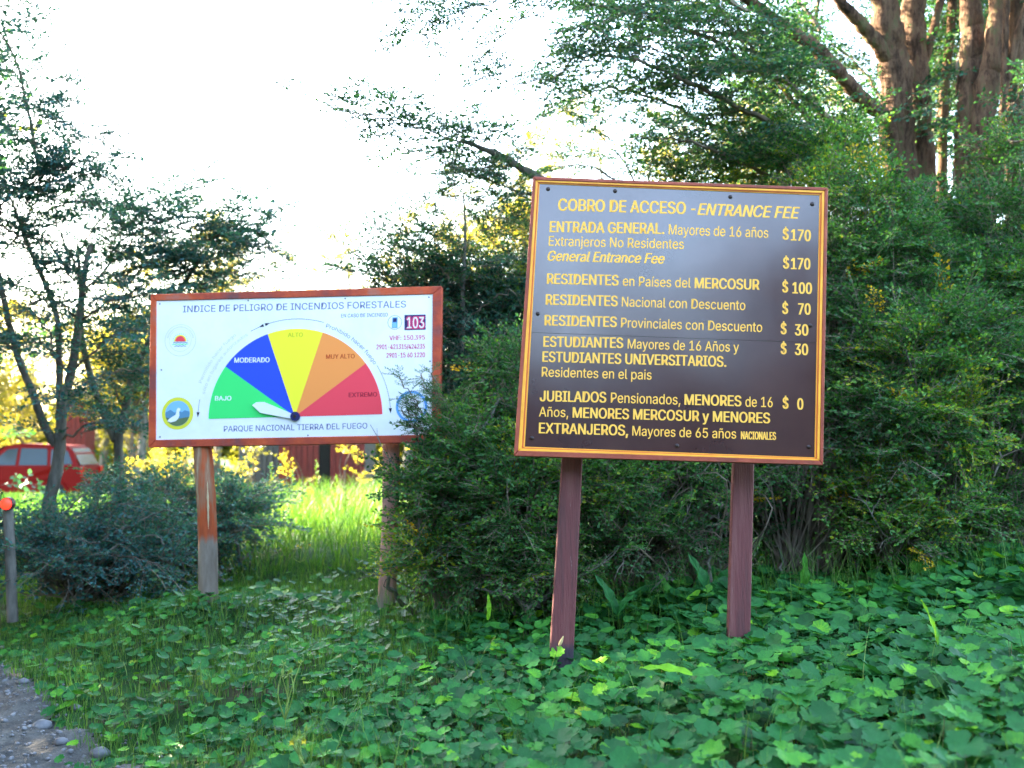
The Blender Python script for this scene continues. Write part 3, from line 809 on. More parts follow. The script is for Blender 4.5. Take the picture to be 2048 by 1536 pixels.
# emblem with a white goose in front of mountains
ex, ez = -.8007, -.2983
disc(FIRE, ex, ez, .110, -.0050, -.0041, 'emblem_ring', V_['goldring'], fire)
disc(FIRE, ex, ez, .086, -.0056, -.0051, 'emblem_field', V_['paleblue'], fire)
def circ_clip(pts, cx, cz, r):
    return [(cx + (x - cx) * min(1, r / max(1e-6, math.hypot(x - cx, z - cz))), cz + (z - cz) * min(1, r / max(1e-6, math.hypot(x - cx, z - cz)))) for x, z in pts]
a = np.linspace(PI + .1, 2 * PI - .1, 16)
low = [(ex + .085 * math.cos(t), ez + .085 * math.sin(t)) for t in a]
slab(FIRE, low + circ_clip([(ex + .083, ez + .012), (ex + .05, ez + .022), (ex + .03, ez + .008), (ex + .008, ez + .018), (ex - .02, ez + .006), (ex - .05, ez + .026), (ex - .083, ez + .008)], ex, ez, .085), -.0061, -.00565, 'emblem_mountains', V_['hill'], fire)
slab(FIRE, low[1:-1] + [(ex + .07, ez - .026), (ex + .02, ez - .034), (ex - .03, ez - .028), (ex - .07, ez - .036)], -.0066, -.00615, 'emblem_meadow', V_['moss'], fire)
goose = [(-.070, -.052), (-.045, -.060), (-.012, -.052), (.006, -.036), (.014, -.014), (.012, .010), (.020, .022), (.018, .034), (.004, .038), (-.006, .026), (-.006, .006), (-.014, -.010), (-.040, -.024), (-.062, -.040)]
mb = MB(); gg = np.array([(ex + x, -.0071, ez + z) for x, z in goose] + [(ex - .012, -.0071, ez - .026)]); k = len(goose)
slab(FIRE, [(ex + x, ez + z) for x, z in goose], -.0071, -.00665, 'emblem_goose', V_['white'], fire)
# blue ring with a hatched leaf
ex, ez = .8006, -.2801
ring(FIRE, ex, ez, .088, .106, -.0047, 'emblem_ring', V_['ringblue'], fire)
ring(FIRE, ex, ez, .080, .083, -.0047, 'emblem_ring', V_['paleblue'], fire)
for k in range(13):
    o = (k - 6) * .0092; L = math.sqrt(max(0, .058 ** 2 - o ** 2)) * (.75 + .25 * math.cos(k))
    c, s = math.cos(math.radians(38)), math.sin(math.radians(38))
    xs = np.linspace(-L, L, 9)
    lo = []; hi = []
    for q in xs:
        wv = .004 * math.sin(q * 70 + k * .4)
        for lst, dd in ((lo, -.0017), (hi, .0017)):
            u_, v2 = q, o + wv + dd; lst.append((ex + u_ * c - v2 * s, -.0049, ez + u_ * s + v2 * c))
    i = np.arange(8); mb = MB(); mb.add(FIRE(lo + hi), q=np.stack([i, i + 1, i + 10, i + 9], -1)); mb.build('emblem_hatch', V_['dark'], fire)
for sx, sz in [(-.94, .455), (-.32, .462), (.35, .458), (.92, .452), (-.92, 0), (.925, 0.02), (-.92, -.455), (.1, -.46), (.91, -.45)]:
    disc(FIRE, sx, sz, .005, -.007, -.0041, 'screw', M['bolt'], fire, 8)

# the round posts: flaked red paint above bare grey wood
def post_mat(name, zlo, zhi, pinkish):
    m, nt, p, out = new_mat(name)
    tc = nt.nodes.new("ShaderNodeTexCoord"); sep = nt.nodes.new("ShaderNodeSeparateXYZ"); nt.links.new(tc.outputs['Object'], sep.inputs[0])
    n = noise(nt, 9, 5, .65, stretch=(1, 1, .25)); rw = ramp(nt, [(.3, (.16, .12, .09, 1)), (.7, (.34, .28, .22, 1))]); nt.links.new(n.outputs['Fac'], rw.inputs[0])
    rp = ramp(nt, [(.3, (.24, .05, .022, 1)), (.5, (.45, .085, .025, 1)), (.62, (.33, .16, .09, 1)), (.72, (.50, .38, .24, 1))] if not pinkish else [(.3, (.36, .13, .10, 1)), (.6, (.52, .28, .23, 1))])
    n2 = noise(nt, 5, 4, .6, stretch=(2.2, 2.2, .35)); nt.links.new(n2.outputs['Fac'], rp.inputs[0])
    ad = nt.nodes.new("ShaderNodeMath"); ad.operation = 'MULTIPLY_ADD'; ad.inputs[1].default_value = .25; nt.links.new(n2.outputs['Fac'], ad.inputs[0]); nt.links.new(sep.outputs['Z'], ad.inputs[2])
    mr = nt.nodes.new("ShaderNodeMapRange"); mr.inputs[1].default_value = zlo + .125; mr.inputs[2].default_value = zhi + .125; nt.links.new(ad.outputs[0], mr.inputs[0])
    mx = nt.nodes.new("ShaderNodeMix"); mx.data_type = 'RGBA'; nt.links.new(mr.outputs[0], mx.inputs[0]); nt.links.new(rw.outputs[0], mx.inputs[6]); nt.links.new(rp.outputs[0], mx.inputs[7])
    nt.links.new(mx.outputs[2], p.inputs['Base Color']); p.inputs['Roughness'].default_value = .75; p.inputs['Specular IOR Level'].default_value = .25
    b = nt.nodes.new("ShaderNodeBump"); b.inputs['Strength'].default_value = .7; b.inputs['Distance'].default_value = .02; nt.links.new(n.outputs['Fac'], b.inputs['Height']); nt.links.new(b.outputs[0], p.inputs['Normal'])
    return m
def round_post(px0, py0, px1, py1, dep, r, mat, lbl):
    a, b = at(px0, py0, dep), at(px1, py1, dep); d = (b - a)
    path = smooth_path([a - d * .0 - [0, 0, 0], (a + b) / 2 + [.012, 0, 0], b, b + d * .2], 7)
    mb = MB(); tube(mb, path, r * 1.0, r * 1.12, 18, rough=.02)
    o = mb.build('post', mat, fire, smooth=True); 
    return a
pa = round_post(404, 880, 417, 1192, 7.47, .062, post_mat('flaked_post_paint', .50, .56, False), '')
pb = round_post(783, 874, 772, 1225, 7.47, .058, post_mat('pink_post_paint', .12, .25, True), '')
for (a, hh) in ((pa, .9), (pb, .9)):     # squared upper length fixed behind the board
    V, Q, T = bevel_box(box_pts(a[0] - .05, a[0] + .05, a[1] + .02, a[1] + .10, a[2] - .02, a[2] + hh), .006)
    mb = MB(); mb.add(V, Q, T); mb.build('post_top', M['faded_red'], fire)
# splinter scar on the near post
a = at(414, 1010, 7.40); mb = MB()
tube(mb, smooth_path([a + [0, 0, .16], a + [.006, 0, .02], a + [.012, 0, -.16]], 5), np.array([.001, .004, .003, .0055, .008, .006, .0085, .005, .006, .003, .001]), None, 6)
mb.build('bare_wood_scar', flat_mat('bare_wood', (.55, .42, .24, 1), .7), fire)

# ------------------------------------------------------------------ the two many-stemmed beeches on the right
def stems(name, paths, parent, mat):
    for pts, r0, r1 in paths:
        trunk_part(name, [(poly(pts), r0, r1)], parent, mat, k=14, rough=.035)

TA = empty('beech_tree', at(1830, 1000, 9.6), label='big beech with a long limb reaching left over the entrance fee sign', cat='tree')
stems('trunk', [
    ([(1835, 1090, 9.6), (1832, 800, 9.6), (1822, 600, 9.6), (1800, 350, 9.55), (1790, 150, 9.5), (1768, 0, 9.4), (1735, -260, 9.3), (1720, -520, 9.2)], .21, .08),
    ([(1845, 1090, 9.75), (1845, 600, 9.75), (1842, 350, 9.75), (1830, 120, 9.75), (1827, 0, 9.8), (1850, -300, 9.9), (1880, -520, 10)], .16, .07)], TA, M['bark'])
stems('limb', [
    ([(1795, 420, 9.5), (1776, 250, 9.35), (1725, 199, 9.2), (1665, 130, 9.0), (1623, 88, 8.9), (1563, 51, 8.8), (1498, 0, 8.7), (1400, -60, 8.6)], .075, .04),
    ([(1790, 140, 9.5), (1757, 92, 9.4), (1720, 46, 9.3), (1679, 0, 9.2), (1600, -110, 9.0)], .075, .04),
    ([(1840, 150, 9.7), (1858, 92, 9.8), (1882, 0, 9.9), (1910, -150, 10)], .045, .03),
    ([(1880, 620, 10.2), (1887, 231, 10.2), (1896, 116, 10.2), (1905, 0, 10.2), (1900, -200, 10.2)], .05, .035)], TA, M['bark'])
TB = empty('beech_tree', at(1960, 1000, 9.2), label='big beech at the right edge of the view with upright parallel stems', cat='tree')
stems('trunk', [
    ([(1935, 1060, 9.3), (1940, 600, 9.3), (1938, 231, 9.3), (1947, 92, 9.3), (1940, 0, 9.3), (1925, -300, 9.3)], .13, .08),
    ([(1965, 1060, 9.2), (1965, 600, 9.2), (1968, 231, 9.15), (1989, 116, 9.1), (1998, 0, 9.1), (2020, -300, 9)], .13, .07),
    ([(2030, 1060, 9.5), (2032, 600, 9.5), (2030, 324, 9.5), (2034, 0, 9.5), (2050, -300, 9.6)], .10, .07)], TB, M['bark'])
stems('limb', [
    ([(2000, 420, 8.95), (2004, 250, 8.95), (2010, 100, 8.9), (2014, 0, 8.9), (2022, -200, 8.9)], .03, .022),
    ([(2006, 190, 8.95), (2021, 130, 8.9), (2048, 20, 8.8), (2090, -120, 8.7)], .032, .02)], TB, M['bark'])

crA = Crown('beech')
def limb_crown(cr, pts, r, side, step, s=1.0, t0=.15, tint=.42, sub=.12, prob=1.0, up=.1, n=6, taper=.5):
    p = smooth_path(poly(pts), n); p[1:] += rng.normal(0, .012, (len(p) - 1, 3))
    tube(cr.twigs, p, r, max(.004, r * .25), 5, m=1)
    dress(cr, p, r * .5, side, step, s, t0, True, tint, up, sub, taper, prob=prob)
fan = [
    ([(1740, 300, 9.2), (1600, 190, 8.9), (1440, 90, 8.6), (1290, 30, 8.4), (1180, 10, 8.2)], .030),
    ([(1720, 380, 9.1), (1560, 260, 8.7), (1420, 190, 8.4), (1280, 120, 8.2), (1150, 110, 8.0)], .030),
    ([(1730, 360, 9.3), (1530, 300, 9.1), (1380, 230, 9.0), (1260, 180, 8.9), (1150, 190, 8.8)], .026),
    ([(1500, 20, 8.7), (1400, -10, 8.4), (1280, 10, 8.2), (1180, 60, 8.0)], .022),
    ([(1620, 250, 9.0), (1520, 120, 8.9), (1450, 40, 8.8), (1400, -80, 8.7)], .024),
    ([(1700, 290, 9.4), (1580, 170, 9.3), (1500, 60, 9.2), (1380, 0, 9.2), (1240, -20, 9.1)], .022),
    ([(1640, 420, 9.0), (1500, 330, 8.7), (1400, 290, 8.5), (1320, 270, 8.3)], .022),
    ([(1650, 130, 9.0), (1560, 140, 8.7), (1460, 140, 8.4), (1360, 110, 8.1), (1230, 70, 7.8)], .02),
    ([(1780, 330, 9.6), (1700, 230, 9.7), (1640, 180, 9.8), (1560, 100, 9.9)], .02),
    ([(1790, 250, 9.8), (1740, 160, 10), (1690, 110, 10.1), (1620, 30, 10.2)], .02),
    ([(1700, 400, 9.3), (1640, 330, 9.4), (1560, 250, 9.6), (1500, 190, 9.8)], .02),
    ([(1840, 300, 10), (1880, 220, 10.3), (1870, 120, 10.5), (1890, 20, 10.6)], .02),
    ([(1780, 400, 9.9), (1740, 320, 10.1), (1700, 280, 10.2)], .02),
    ([(1640, 60, 9.6), (1600, 0, 9.6), (1560, -40, 9.6)], .02),
    ([(1560, 60, 8.8), (1480, 70, 8.6), (1380, 60, 8.5), (1300, 70, 8.5)], .016),
]
for pts, r in fan: limb_crown(crA, pts, r, .55, .09, .95, .12, .42)
# high twigs reaching out to the left above the sign
for pts, pr in [([(1300, -60, 8.2), (1180, -40, 8.0), (1060, -15, 7.9), (960, 8, 7.8), (890, 10, 7.8)], .55), ([(1150, -50, 7.9), (1050, 30, 7.8), (980, 95, 7.8)], .3),
            ([(980, -60, 8), (900, -5, 7.8), (842, 15, 7.8), (836, 60, 7.8)], .9), ([(1200, -20, 8.1), (1130, 80, 8.0), (1060, 140, 8), (1000, 150, 8)], .35),
            ([(1180, 50, 8.1), (1120, 150, 8.1), (1040, 170, 8.1), (985, 145, 8.1)], .3)]:
    limb_crown(crA, pts, .006, .24, .08, .8, .1, .35, .11, prob=min(1, pr * 1.5), n=5)
for k in range(16):    # crown above the frame
    a = at(rng.uniform(1450, 2000), -130, rng.uniform(9.9, 11.2)); d = norm(rng.normal(size=(1, 3)) + [[-.2, .5, .6]])[0]
    p = wander(a, d, 2.2, 8, .15); tube(crA.twigs, p, .03, .008, 5, m=1); dress(crA, p, .015, .7, .14, 1.3, .1, True, .4)
crA.build('crown', M['leaf_tree'], M['twig'], TA)

crB = Crown('beech')
for pts, r in [([(1960, 330, 9.1), (1990, 300, 8.7), (2030, 280, 8.3), (2080, 290, 8.0)], .02), 
               ([(2030, 500, 9.4), (1980, 460, 9.0), (1930, 450, 8.8)], .02), ([(1900, 520, 9.2), (1880, 470, 8.9), (1850, 440, 8.8), (1800, 420, 8.9)], .02),
               ([(2040, 380, 9.4), (2090, 260, 9.2), (2140, 180, 9.1)], .02), ([(1870, 300, 10.3), (1900, 200, 10.4), (1880, 90, 10.4), (1900, 10, 10.4)], .02),
               ([(2000, 350, 10.2), (2040, 250, 10.3), (2060, 120, 10.4)], .02), ([(1960, 300, 10), (1970, 200, 10.2), (1960, 60, 10.3)], .02),
               ([(1900, 420, 10), (1910, 320, 10.2), (1915, 220, 10.3), (1910, 100, 10.4)], .02), ([(2010, 260, 9.0), (2030, 200, 8.8), (2050, 160, 8.6)], .012)]:
    limb_crown(crB, pts, r, .38, .11, .85, .1, .5)
for k in range(12):
    a = at(rng.uniform(1950, 2200), -150, rng.uniform(9.9, 11.2)); d = norm(rng.normal(size=(1, 3)) + [[.3, .5, .6]])[0]
    p = wander(a, d, 2.2, 8, .15); tube(crB.twigs, p, .03, .008, 5, m=1); dress(crB, p, .015, .7, .14, 1.3, .1, True, .4)
crB.build('crown', M['leaf_tree'], M['twig'], TB)

# ------------------------------------------------------------------ beech behind the fee sign, branch reaching left
TC = empty('beech_tree', at(1330, 1100, 9.2), label='beech behind the entrance fee sign with a layered branch pointing left', cat='tree')
stems('trunk', [([(1330, 1110, 9.2), (1310, 800, 9.2), (1280, 560, 9.2), (1290, 470, 9.2), (1310, 420, 9.3)], .09, .015)], TC, M['bark'])
stems('limb', [([(1285, 620, 9.2), (1200, 470, 9.0), (1110, 380, 8.8), (1050, 340, 8.7), (985, 305, 8.6), (920, 280, 8.5)], .055, .015)], TC, M['bark_grey'])
crC = Crown('beech')
limb_crown(crC, [(1060, 345, 8.7), (980, 300, 8.6), (900, 275, 8.5), (820, 250, 8.4), (760, 235, 8.3), (705, 226, 8.3)], .012, .30, .055, .95, .05, .3, n=6, taper=.4)
limb_crown(crC, [(1040, 330, 8.7), (980, 335, 8.6), (940, 345, 8.5)], .012, .25, .06, .8, .05, .35)
limb_crown(crC, [(1100, 390, 8.8), (1020, 380, 8.7), (960, 350, 8.6), (900, 330, 8.5), (880, 320, 8.5)], .008, .26, .08, .9, .1, .35, prob=.8)
limb_crown(crC, [(930, 270, 8.5), (870, 232, 8.5), (800, 205, 8.5), (740, 185, 8.4), (690, 150, 8.4), (600, 158, 8.4)], .004, .16, .14, .75, .3, .3, prob=.6)
limb_crown(crC, [(950, 280, 8.5), (920, 250, 8.5), (935, 225, 8.5)], .005, .10, .12, .5, .3, .3)
for y0, x1, y1 in [(470, 1000, 400), (520, 990, 440), (560, 980, 480), (600, 960, 520), (640, 980, 570), (430, 1010, 370), (690, 960, 620)]:
    limb_crown(crC, [(1250, y0 + 60, 9.2), (1150, y0 + 20, 9.0), (1070, y0 - 20, 8.9), (x1, y1, 8.8)], .014, .32, .10, .8, .15, .4)
for x1, y1, x2, y2 in [(1250, 330, 1180, 250), (1300, 330, 1330, 260), (1200, 340, 1110, 330), (1350, 340, 1440, 300)]:
    limb_crown(crC, [(1300, 420, 9.3), (x1, y1, 9.2), (x2, y2, 9.1)], .014, .3, .10, .8, .3, .55)
for x2, y2 in [(1400, 240), (1460, 300), (1520, 330), (1380, 330), (1560, 290)]:
    limb_crown(crC, [(1330, 460, 9.3), ((1330 + x2) / 2, (400 + y2) / 2, 9.1), (x2, y2, 8.9)], .014, .4, .09, .85, .3, .6)
crC.build('crown', M['leaf_tree'], M['twig'], TC)

# ------------------------------------------------------------------ slim sapling between the signs
TD = empty('beech_sapling', at(928, 1000, 8.6), label='slim sapling with a bare whip stem between the two signs', cat='tree')
trunk_part('trunk', [(poly([(926, 1080, 8.6), (928, 800, 8.6), (926, 600, 8.6), (930, 480, 8.6), (927, 385, 8.6)]), .030, .006)], TD, M['bark_grey'], k=8)
crD = Crown('beech')
for pts, r in [([(928, 400, 8.6), (945, 396, 8.5), (965, 392, 8.5)], .003), ([(928, 402, 8.6), (912, 398, 8.6)], .003), ([(928, 490, 8.6), (900, 450, 8.5), (875, 425, 8.5)], .004),
               ([(928, 500, 8.6), (950, 470, 8.5), (980, 450, 8.4), (1000, 430, 8.4)], .005), ([(927, 560, 8.6), (970, 530, 8.5), (1010, 510, 8.4)], .006), ([(927, 580, 8.6), (880, 540, 8.5), (850, 520, 8.5)], .006),
               ([(927, 650, 8.6), (980, 600, 8.5), (1030, 580, 8.4)], .007), ([(927, 660, 8.6), (870, 620, 8.5), (820, 600, 8.4)], .007), ([(927, 730, 8.6), (970, 690, 8.4), (1020, 660, 8.3)], .007)]:
    limb_crown(crD, pts, r, .16, .09, .6, .2, .4, .11, prob=.85)
crD.build('crown', M['leaf_tree'], M['twig'], TD)

# ------------------------------------------------------------------ shrubs
def shrub(label, base, L, n, name='evergreen_shrub', kind='fine', leaf='leaf_shrub', size=1.0, tint=.4, yellow=.003, every=5, extra=None, stems_n=14, group=None, inner=.5):
    """base: points on the ground the stems rise from"""
    e = empty(name, base[0], label=label, cat='shrub', group=group)
    mb = MB()
    for i in range(stems_n):
        b = np.array(base[rng.integers(len(base))]) + rng.normal(0, .12, 3) * [1, 1, 0]
        c, r = L[rng.integers(len(L))]; c = np.array(c) + rng.normal(0, .3, 3) * np.array(r)
        mid = (b + c) / 2 + rng.normal(0, .15, 3)
        p = smooth_path([b - [0, 0, .15], mid, c], 6); p[1:-1] += rng.normal(0, .015, (len(p) - 2, 3))
        tube(mb, p, rng.uniform(.010, .026), .005, 5)
    mb.build('stem', M['bark_grey'], e)
    mb = MB()
    for i in range(10):      # bare dead twigs poking out of the leaves
        c, r = L[rng.integers(len(L))]; d = norm(np.array([[rng.normal(), -abs(rng.normal()) - .3, rng.normal() + .3]]))[0]
        a = np.array(c) + d * np.array(r) * .6
        w = wander(a, d + [0, 0, .2], rng.uniform(.2, .5), 6, .25); tube(mb, w, .0045, .0015, 4)
        for _ in range(3):
            k = rng.integers(2, 5); tube(mb, wander(w[k], (w[k + 1] - w[k]) / np.linalg.norm(w[k + 1] - w[k]) + rng.normal(0, .6, 3), rng.uniform(.06, .2), 3, .2), .0025, .001, 3)
    mb.build('dead_twigs', M['bark_grey'], e, kind='stuff')
    cr = Crown(kind)
    lobes(cr, L, n, size, tint, yellow, base, every, inner)
    if extra: extra(cr)
    cr.build('foliage', M[leaf], M['twig'], e)
    return e

def LB(px, py, y, rx, ry, rz): return (at(px, py, y), (rx, ry, rz))
def upright_shoots(items, s=.7, side=.16):
    def f(cr):
        for x0, y0, x1, y1, dep in items:
            limb_crown(cr, [(x0, y0, dep), ((x0 + x1) / 2 + 8, (y0 + y1) / 2 - 4, dep), (x1, y1, dep)], .006 if side > .12 else .0028, side, .06 if side > .12 else .045, s, .1, .38, .09, up=.25, taper=.7)
    return f

shrub('dense shrub covering the right end of the fire danger sign and its right post', [at(880, 1190, 7.2), at(980, 1190, 7.2)],
      [LB(890, 1030, 7.05, .24, .35, .30), LB(945, 920, 7.2, .27, .4, .30), LB(985, 1010, 7.1, .36, .4, .40), LB(860, 1120, 7.0, .22, .3, .20), LB(940, 1120, 7.0, .38, .35, .22),
       LB(1030, 790, 7.5, .27, .4, .38), LB(835, 965, 7.0, .15, .2, .14), LB(895, 880, 7.1, .08, .2, .10), LB(920, 1010, 7.4, .36, .4, .36), LB(1050, 900, 7.4, .3, .35, .35)], 1150, tint=.45, size=.9,
      extra=upright_shoots([(880, 860, 850, 770, 6.95), (850, 880, 790, 750, 6.9), (860, 860, 815, 790, 6.9), (900, 850, 878, 790, 7.0), (900, 870, 860, 740, 7.0), (870, 850, 838, 745, 6.9), (840, 880, 800, 820, 6.9), (850, 870, 815, 820, 6.92)], .30, .07))
shrub('tall dark shrub with upright shoots filling the gap above and between the two signs', [at(900, 1130, 8.8), at(960, 1130, 8.8)],
      [LB(860, 650, 8.9, .35, .4, .42), LB(950, 640, 9.0, .38, .4, .40), LB(1010, 720, 8.8, .36, .4, .45), LB(920, 790, 8.7, .45, .4, .45), LB(980, 880, 8.6, .4, .4, .4), LB(1040, 620, 9, .25, .3, .35)],
      1250, kind='loose', leaf='leaf_tree', tint=.35, size=.95, inner=.45,
      extra=upright_shoots([(860, 600, 800, 440, 8.7), (850, 600, 770, 470, 8.7), (840, 620, 735, 490, 8.7), (830, 620, 700, 500, 8.7), (900, 600, 870, 470, 8.7), (940, 580, 900, 480, 8.7), (860, 640, 760, 540, 8.7), (930, 560, 850, 455, 8.8), (800, 600, 690, 540, 8.7), (960, 580, 990, 470, 8.7), (900, 580, 830, 500, 8.7)], .8, .17))
shrub('low dense shrub under the entrance fee sign, left of its first post', [at(1040, 1190, 6.9), at(1090, 1190, 6.9)],
      [LB(1040, 1060, 6.9, .36, .35, .38), LB(1090, 960, 7.1, .36, .4, .35), LB(1010, 1140, 6.8, .30, .3, .18), LB(1090, 1150, 6.8, .22, .3, .15)], 620, tint=.42, size=.85)
shrub('dark green shrub between the two maroon posts under the entrance fee sign', [at(1250, 1180, 7.2), at(1400, 1180, 7.2)],
      [LB(1200, 1010, 7.1, .38, .35, .40), LB(1310, 980, 7.2, .40, .4, .30), LB(1420, 980, 7.3, .32, .4, .25), LB(1290, 1090, 6.9, .32, .3, .13), LB(1190, 1120, 7.0, .22, .3, .18), LB(1360, 1080, 7.1, .25, .3, .2), LB(1250, 870, 7.6, .5, .5, .4), LB(1420, 860, 7.7, .5, .5, .5)],
      950, tint=.40, size=.85, yellow=.004)
shrub('tangled twiggy shrub right of the second maroon post', [at(1580, 1160, 7.4), at(1650, 1150, 7.4)],
      [LB(1580, 930, 7.6, .4, .4, .35), LB(1660, 860, 7.6, .35, .4, .35), LB(1600, 700, 7.9, .5, .5, .6), LB(1560, 1040, 7.7, .3, .3, .2)], 800, tint=.36, yellow=.004, every=2, size=.8)
R1 = at(1780, 1130, 7.3); R2 = at(1860, 1110, 7.4); R3 = at(1950, 1100, 7.6)
shrub('high leafy shrub against the right frame of the entrance fee sign, with yellowed sprigs', [at(1720, 1130, 7.5), at(1760, 1130, 7.5)],
      [LB(1710, 600, 7.8, .36, .4, .5), LB(1740, 480, 7.9, .42, .4, .4), LB(1690, 420, 8.1, .40, .4, .35), LB(1700, 300, 9.0, .22, .3, .2), LB(1760, 700, 7.5, .36, .4, .42), LB(1720, 820, 7.4, .30, .4, .36), LB(1800, 560, 7.8, .35, .4, .4), LB(1640, 350, 8.6, .45, .4, .28), LB(1540, 320, 8.9, .35, .4, .2)],
      1250, tint=.46, yellow=.008, every=6, size=.9)
shrub('leafy shrub below the beech stems with small yellow leaves at mid height', [R1, R2],
      [LB(1830, 760, 7.2, .36, .4, .34), LB(1790, 900, 7.1, .33, .4, .34), LB(1880, 880, 7.1, .32, .35, .34), LB(1760, 1010, 7.1, .30, .3, .22), LB(1850, 1020, 7.0, .32, .3, .22), LB(1900, 700, 7.4, .35, .4, .35), LB(1800, 1080, 6.9, .3, .25, .12)],
      1100, tint=.50, yellow=.010, every=5, size=.9)
shrub('tall shrub climbing the beech trunks near the right edge', [R3, at(1990, 1090, 7.8)],
      [LB(1880, 640, 8.4, .40, .4, .30), LB(1930, 560, 8.3, .40, .4, .28), LB(1990, 480, 8.2, .42, .4, .36), LB(1960, 620, 7.9, .42, .4, .34), LB(2040, 620, 7.9, .4, .4, .4), LB(2030, 330, 8.6, .30, .3, .12), LB(1860, 480, 8.6, .25, .3, .25)],
      1150, tint=.42, yellow=.004, every=6, size=.95)
shrub('twiggy shrub with bare lower stems at the right edge of the photo', [at(1980, 1090, 7.4), at(2080, 1080, 7.4)],
      [LB(1990, 800, 7.5, .30, .3, .25), LB(2060, 780, 7.4, .35, .35, .35), LB(2050, 930, 7.4, .3, .3, .3), LB(1960, 1010, 7.4, .25, .3, .25), LB(2060, 1050, 7.2, .3, .3, .15), LB(2110, 850, 7.6, .5, .5, .6)],
      800, tint=.38, yellow=.004, every=2, size=.85)
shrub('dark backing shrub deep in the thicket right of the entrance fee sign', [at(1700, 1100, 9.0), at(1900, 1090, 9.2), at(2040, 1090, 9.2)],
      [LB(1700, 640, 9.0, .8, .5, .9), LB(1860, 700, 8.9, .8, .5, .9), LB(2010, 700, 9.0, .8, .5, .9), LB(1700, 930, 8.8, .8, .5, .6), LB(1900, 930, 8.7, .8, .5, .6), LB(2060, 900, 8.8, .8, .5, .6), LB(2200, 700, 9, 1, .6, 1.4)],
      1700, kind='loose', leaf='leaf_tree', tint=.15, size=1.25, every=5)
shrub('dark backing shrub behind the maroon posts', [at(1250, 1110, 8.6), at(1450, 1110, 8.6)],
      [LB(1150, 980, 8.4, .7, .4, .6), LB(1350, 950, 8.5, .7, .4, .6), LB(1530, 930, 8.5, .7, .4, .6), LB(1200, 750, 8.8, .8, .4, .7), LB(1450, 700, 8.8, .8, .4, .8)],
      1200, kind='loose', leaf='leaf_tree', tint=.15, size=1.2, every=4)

# ------------------------------------------------------------------ trees on the left
LT = empty('beech_tree', at(95, 1180, 9.4), label='slender grey-stemmed beech standing in front of the red car', cat='tree')
stems('trunk', [([(92, 1190, 9.4), (94, 1100, 9.4), (97, 1018, 9.4), (117, 914, 9.4), (125, 810, 9.4), (142, 747, 9.4), (158, 643, 9.4), (167, 560, 9.4), (180, 490, 9.4)], .065, .022),
                ([(112, 890, 9.4), (88, 850, 9.4), (67, 790, 9.3), (33, 706, 9.3), (8, 602, 9.2), (-20, 480, 9.2)], .04, .02),
                ([(120, 860, 9.45), (118, 727, 9.5), (110, 620, 9.5), (60, 500, 9.5), (30, 420, 9.5)], .035, .015)], LT, M['bark_grey'])
crL = Crown('beech')
def many(cr, items, r=.012, side=.4, step=.09, s=.95, tint=.4, **k):
    for pts in items: limb_crown(cr, pts, r, side, step, s, .12, tint, **k)
many(crL, [
    [(167, 560, 9.4), (120, 470, 9.3), (100, 400, 9.2), (60, 340, 9.1)], [(100, 420, 9.3), (150, 400, 9.2), (200, 420, 9.1)], [(30, 420, 9.5), (-10, 330, 9.3), (-30, 260, 9.2)], [(60, 500, 9.4), (0, 470, 9.2), (-40, 480, 9.1)],
    [(150, 560, 9.4), (90, 480, 9.2), (40, 440, 9.1), (-20, 420, 9.0)], [(30, 480, 9.5), (60, 420, 9.3), (90, 380, 9.2), (110, 350, 9.2)], [(-20, 480, 9.2), (10, 400, 9.1), (60, 370, 9.0), (90, 350, 9.0)],
    [(-40, 500, 9.2), (-10, 450, 9.1), (30, 470, 9.0), (70, 510, 9.0)], [(165, 560, 9.4), (110, 520, 9.2), (50, 560, 9.0), (0, 580, 8.9)], [(158, 640, 9.4), (110, 600, 9.2), (60, 610, 9.1), (10, 640, 9.0)],
    [(125, 810, 9.4), (180, 760, 9.2), (240, 740, 9.0), (290, 745, 9)], [(120, 880, 9.4), (170, 850, 9.2), (220, 840, 9.1), (270, 850, 9.1)],
    [(142, 747, 9.4), (200, 690, 9.2), (250, 660, 9.1), (290, 660, 9)], [(158, 643, 9.4), (210, 610, 9.3), (260, 590, 9.2)],
    [(140, 750, 9.4), (90, 690, 9.2), (40, 690, 9.0), (-10, 700, 8.9)], [(120, 730, 9.4), (80, 640, 9.3), (20, 600, 9.2), (-20, 560, 9.2)],
    [(33, 706, 9.3), (0, 680, 9.1), (-40, 650, 9.0)], [(160, 600, 9.4), (190, 560, 9.3), (220, 540, 9.2)]], .012, .34, .085, .95, .4)
many(crL, [
    [(-60, 260, 9.0), (-10, 235, 8.9), (30, 255, 8.8), (60, 285, 8.8)], [(60, 285, 8.8), (85, 300, 8.8), (120, 292, 8.8)], [(-60, 340, 9), (60, 380, 9.0), (130, 345, 8.9), (210, 355, 8.8)],
    [(60, 250, 8.8), (130, 250, 8.8), (165, 262, 8.8), (195, 272, 8.8)], [(40, 200, 8.8), (90, 208, 8.8), (110, 200, 8.8)], [(110, 345, 8.8), (150, 330, 8.8), (205, 322, 8.8)],
    [(60, 240, 8.8), (90, 232, 8.8), (105, 230, 8.8)]], .005, .18, .07, .85, .35, prob=.95)
for k in range(10):
    a = at(-120 + rng.normal(0, 60), 350, 9.3 + rng.normal(0, .4)); p = wander(a, [rng.normal(-.3, .5), rng.normal(0, .6), .6], 1.8, 8, .15)
    tube(crL.twigs, p, .02, .006, 5, m=1); dress(crL, p, .01, .5, .13, 1.1, .1, True, .4)
crL.build('crown', M['leaf_left'], M['twig'], LT)

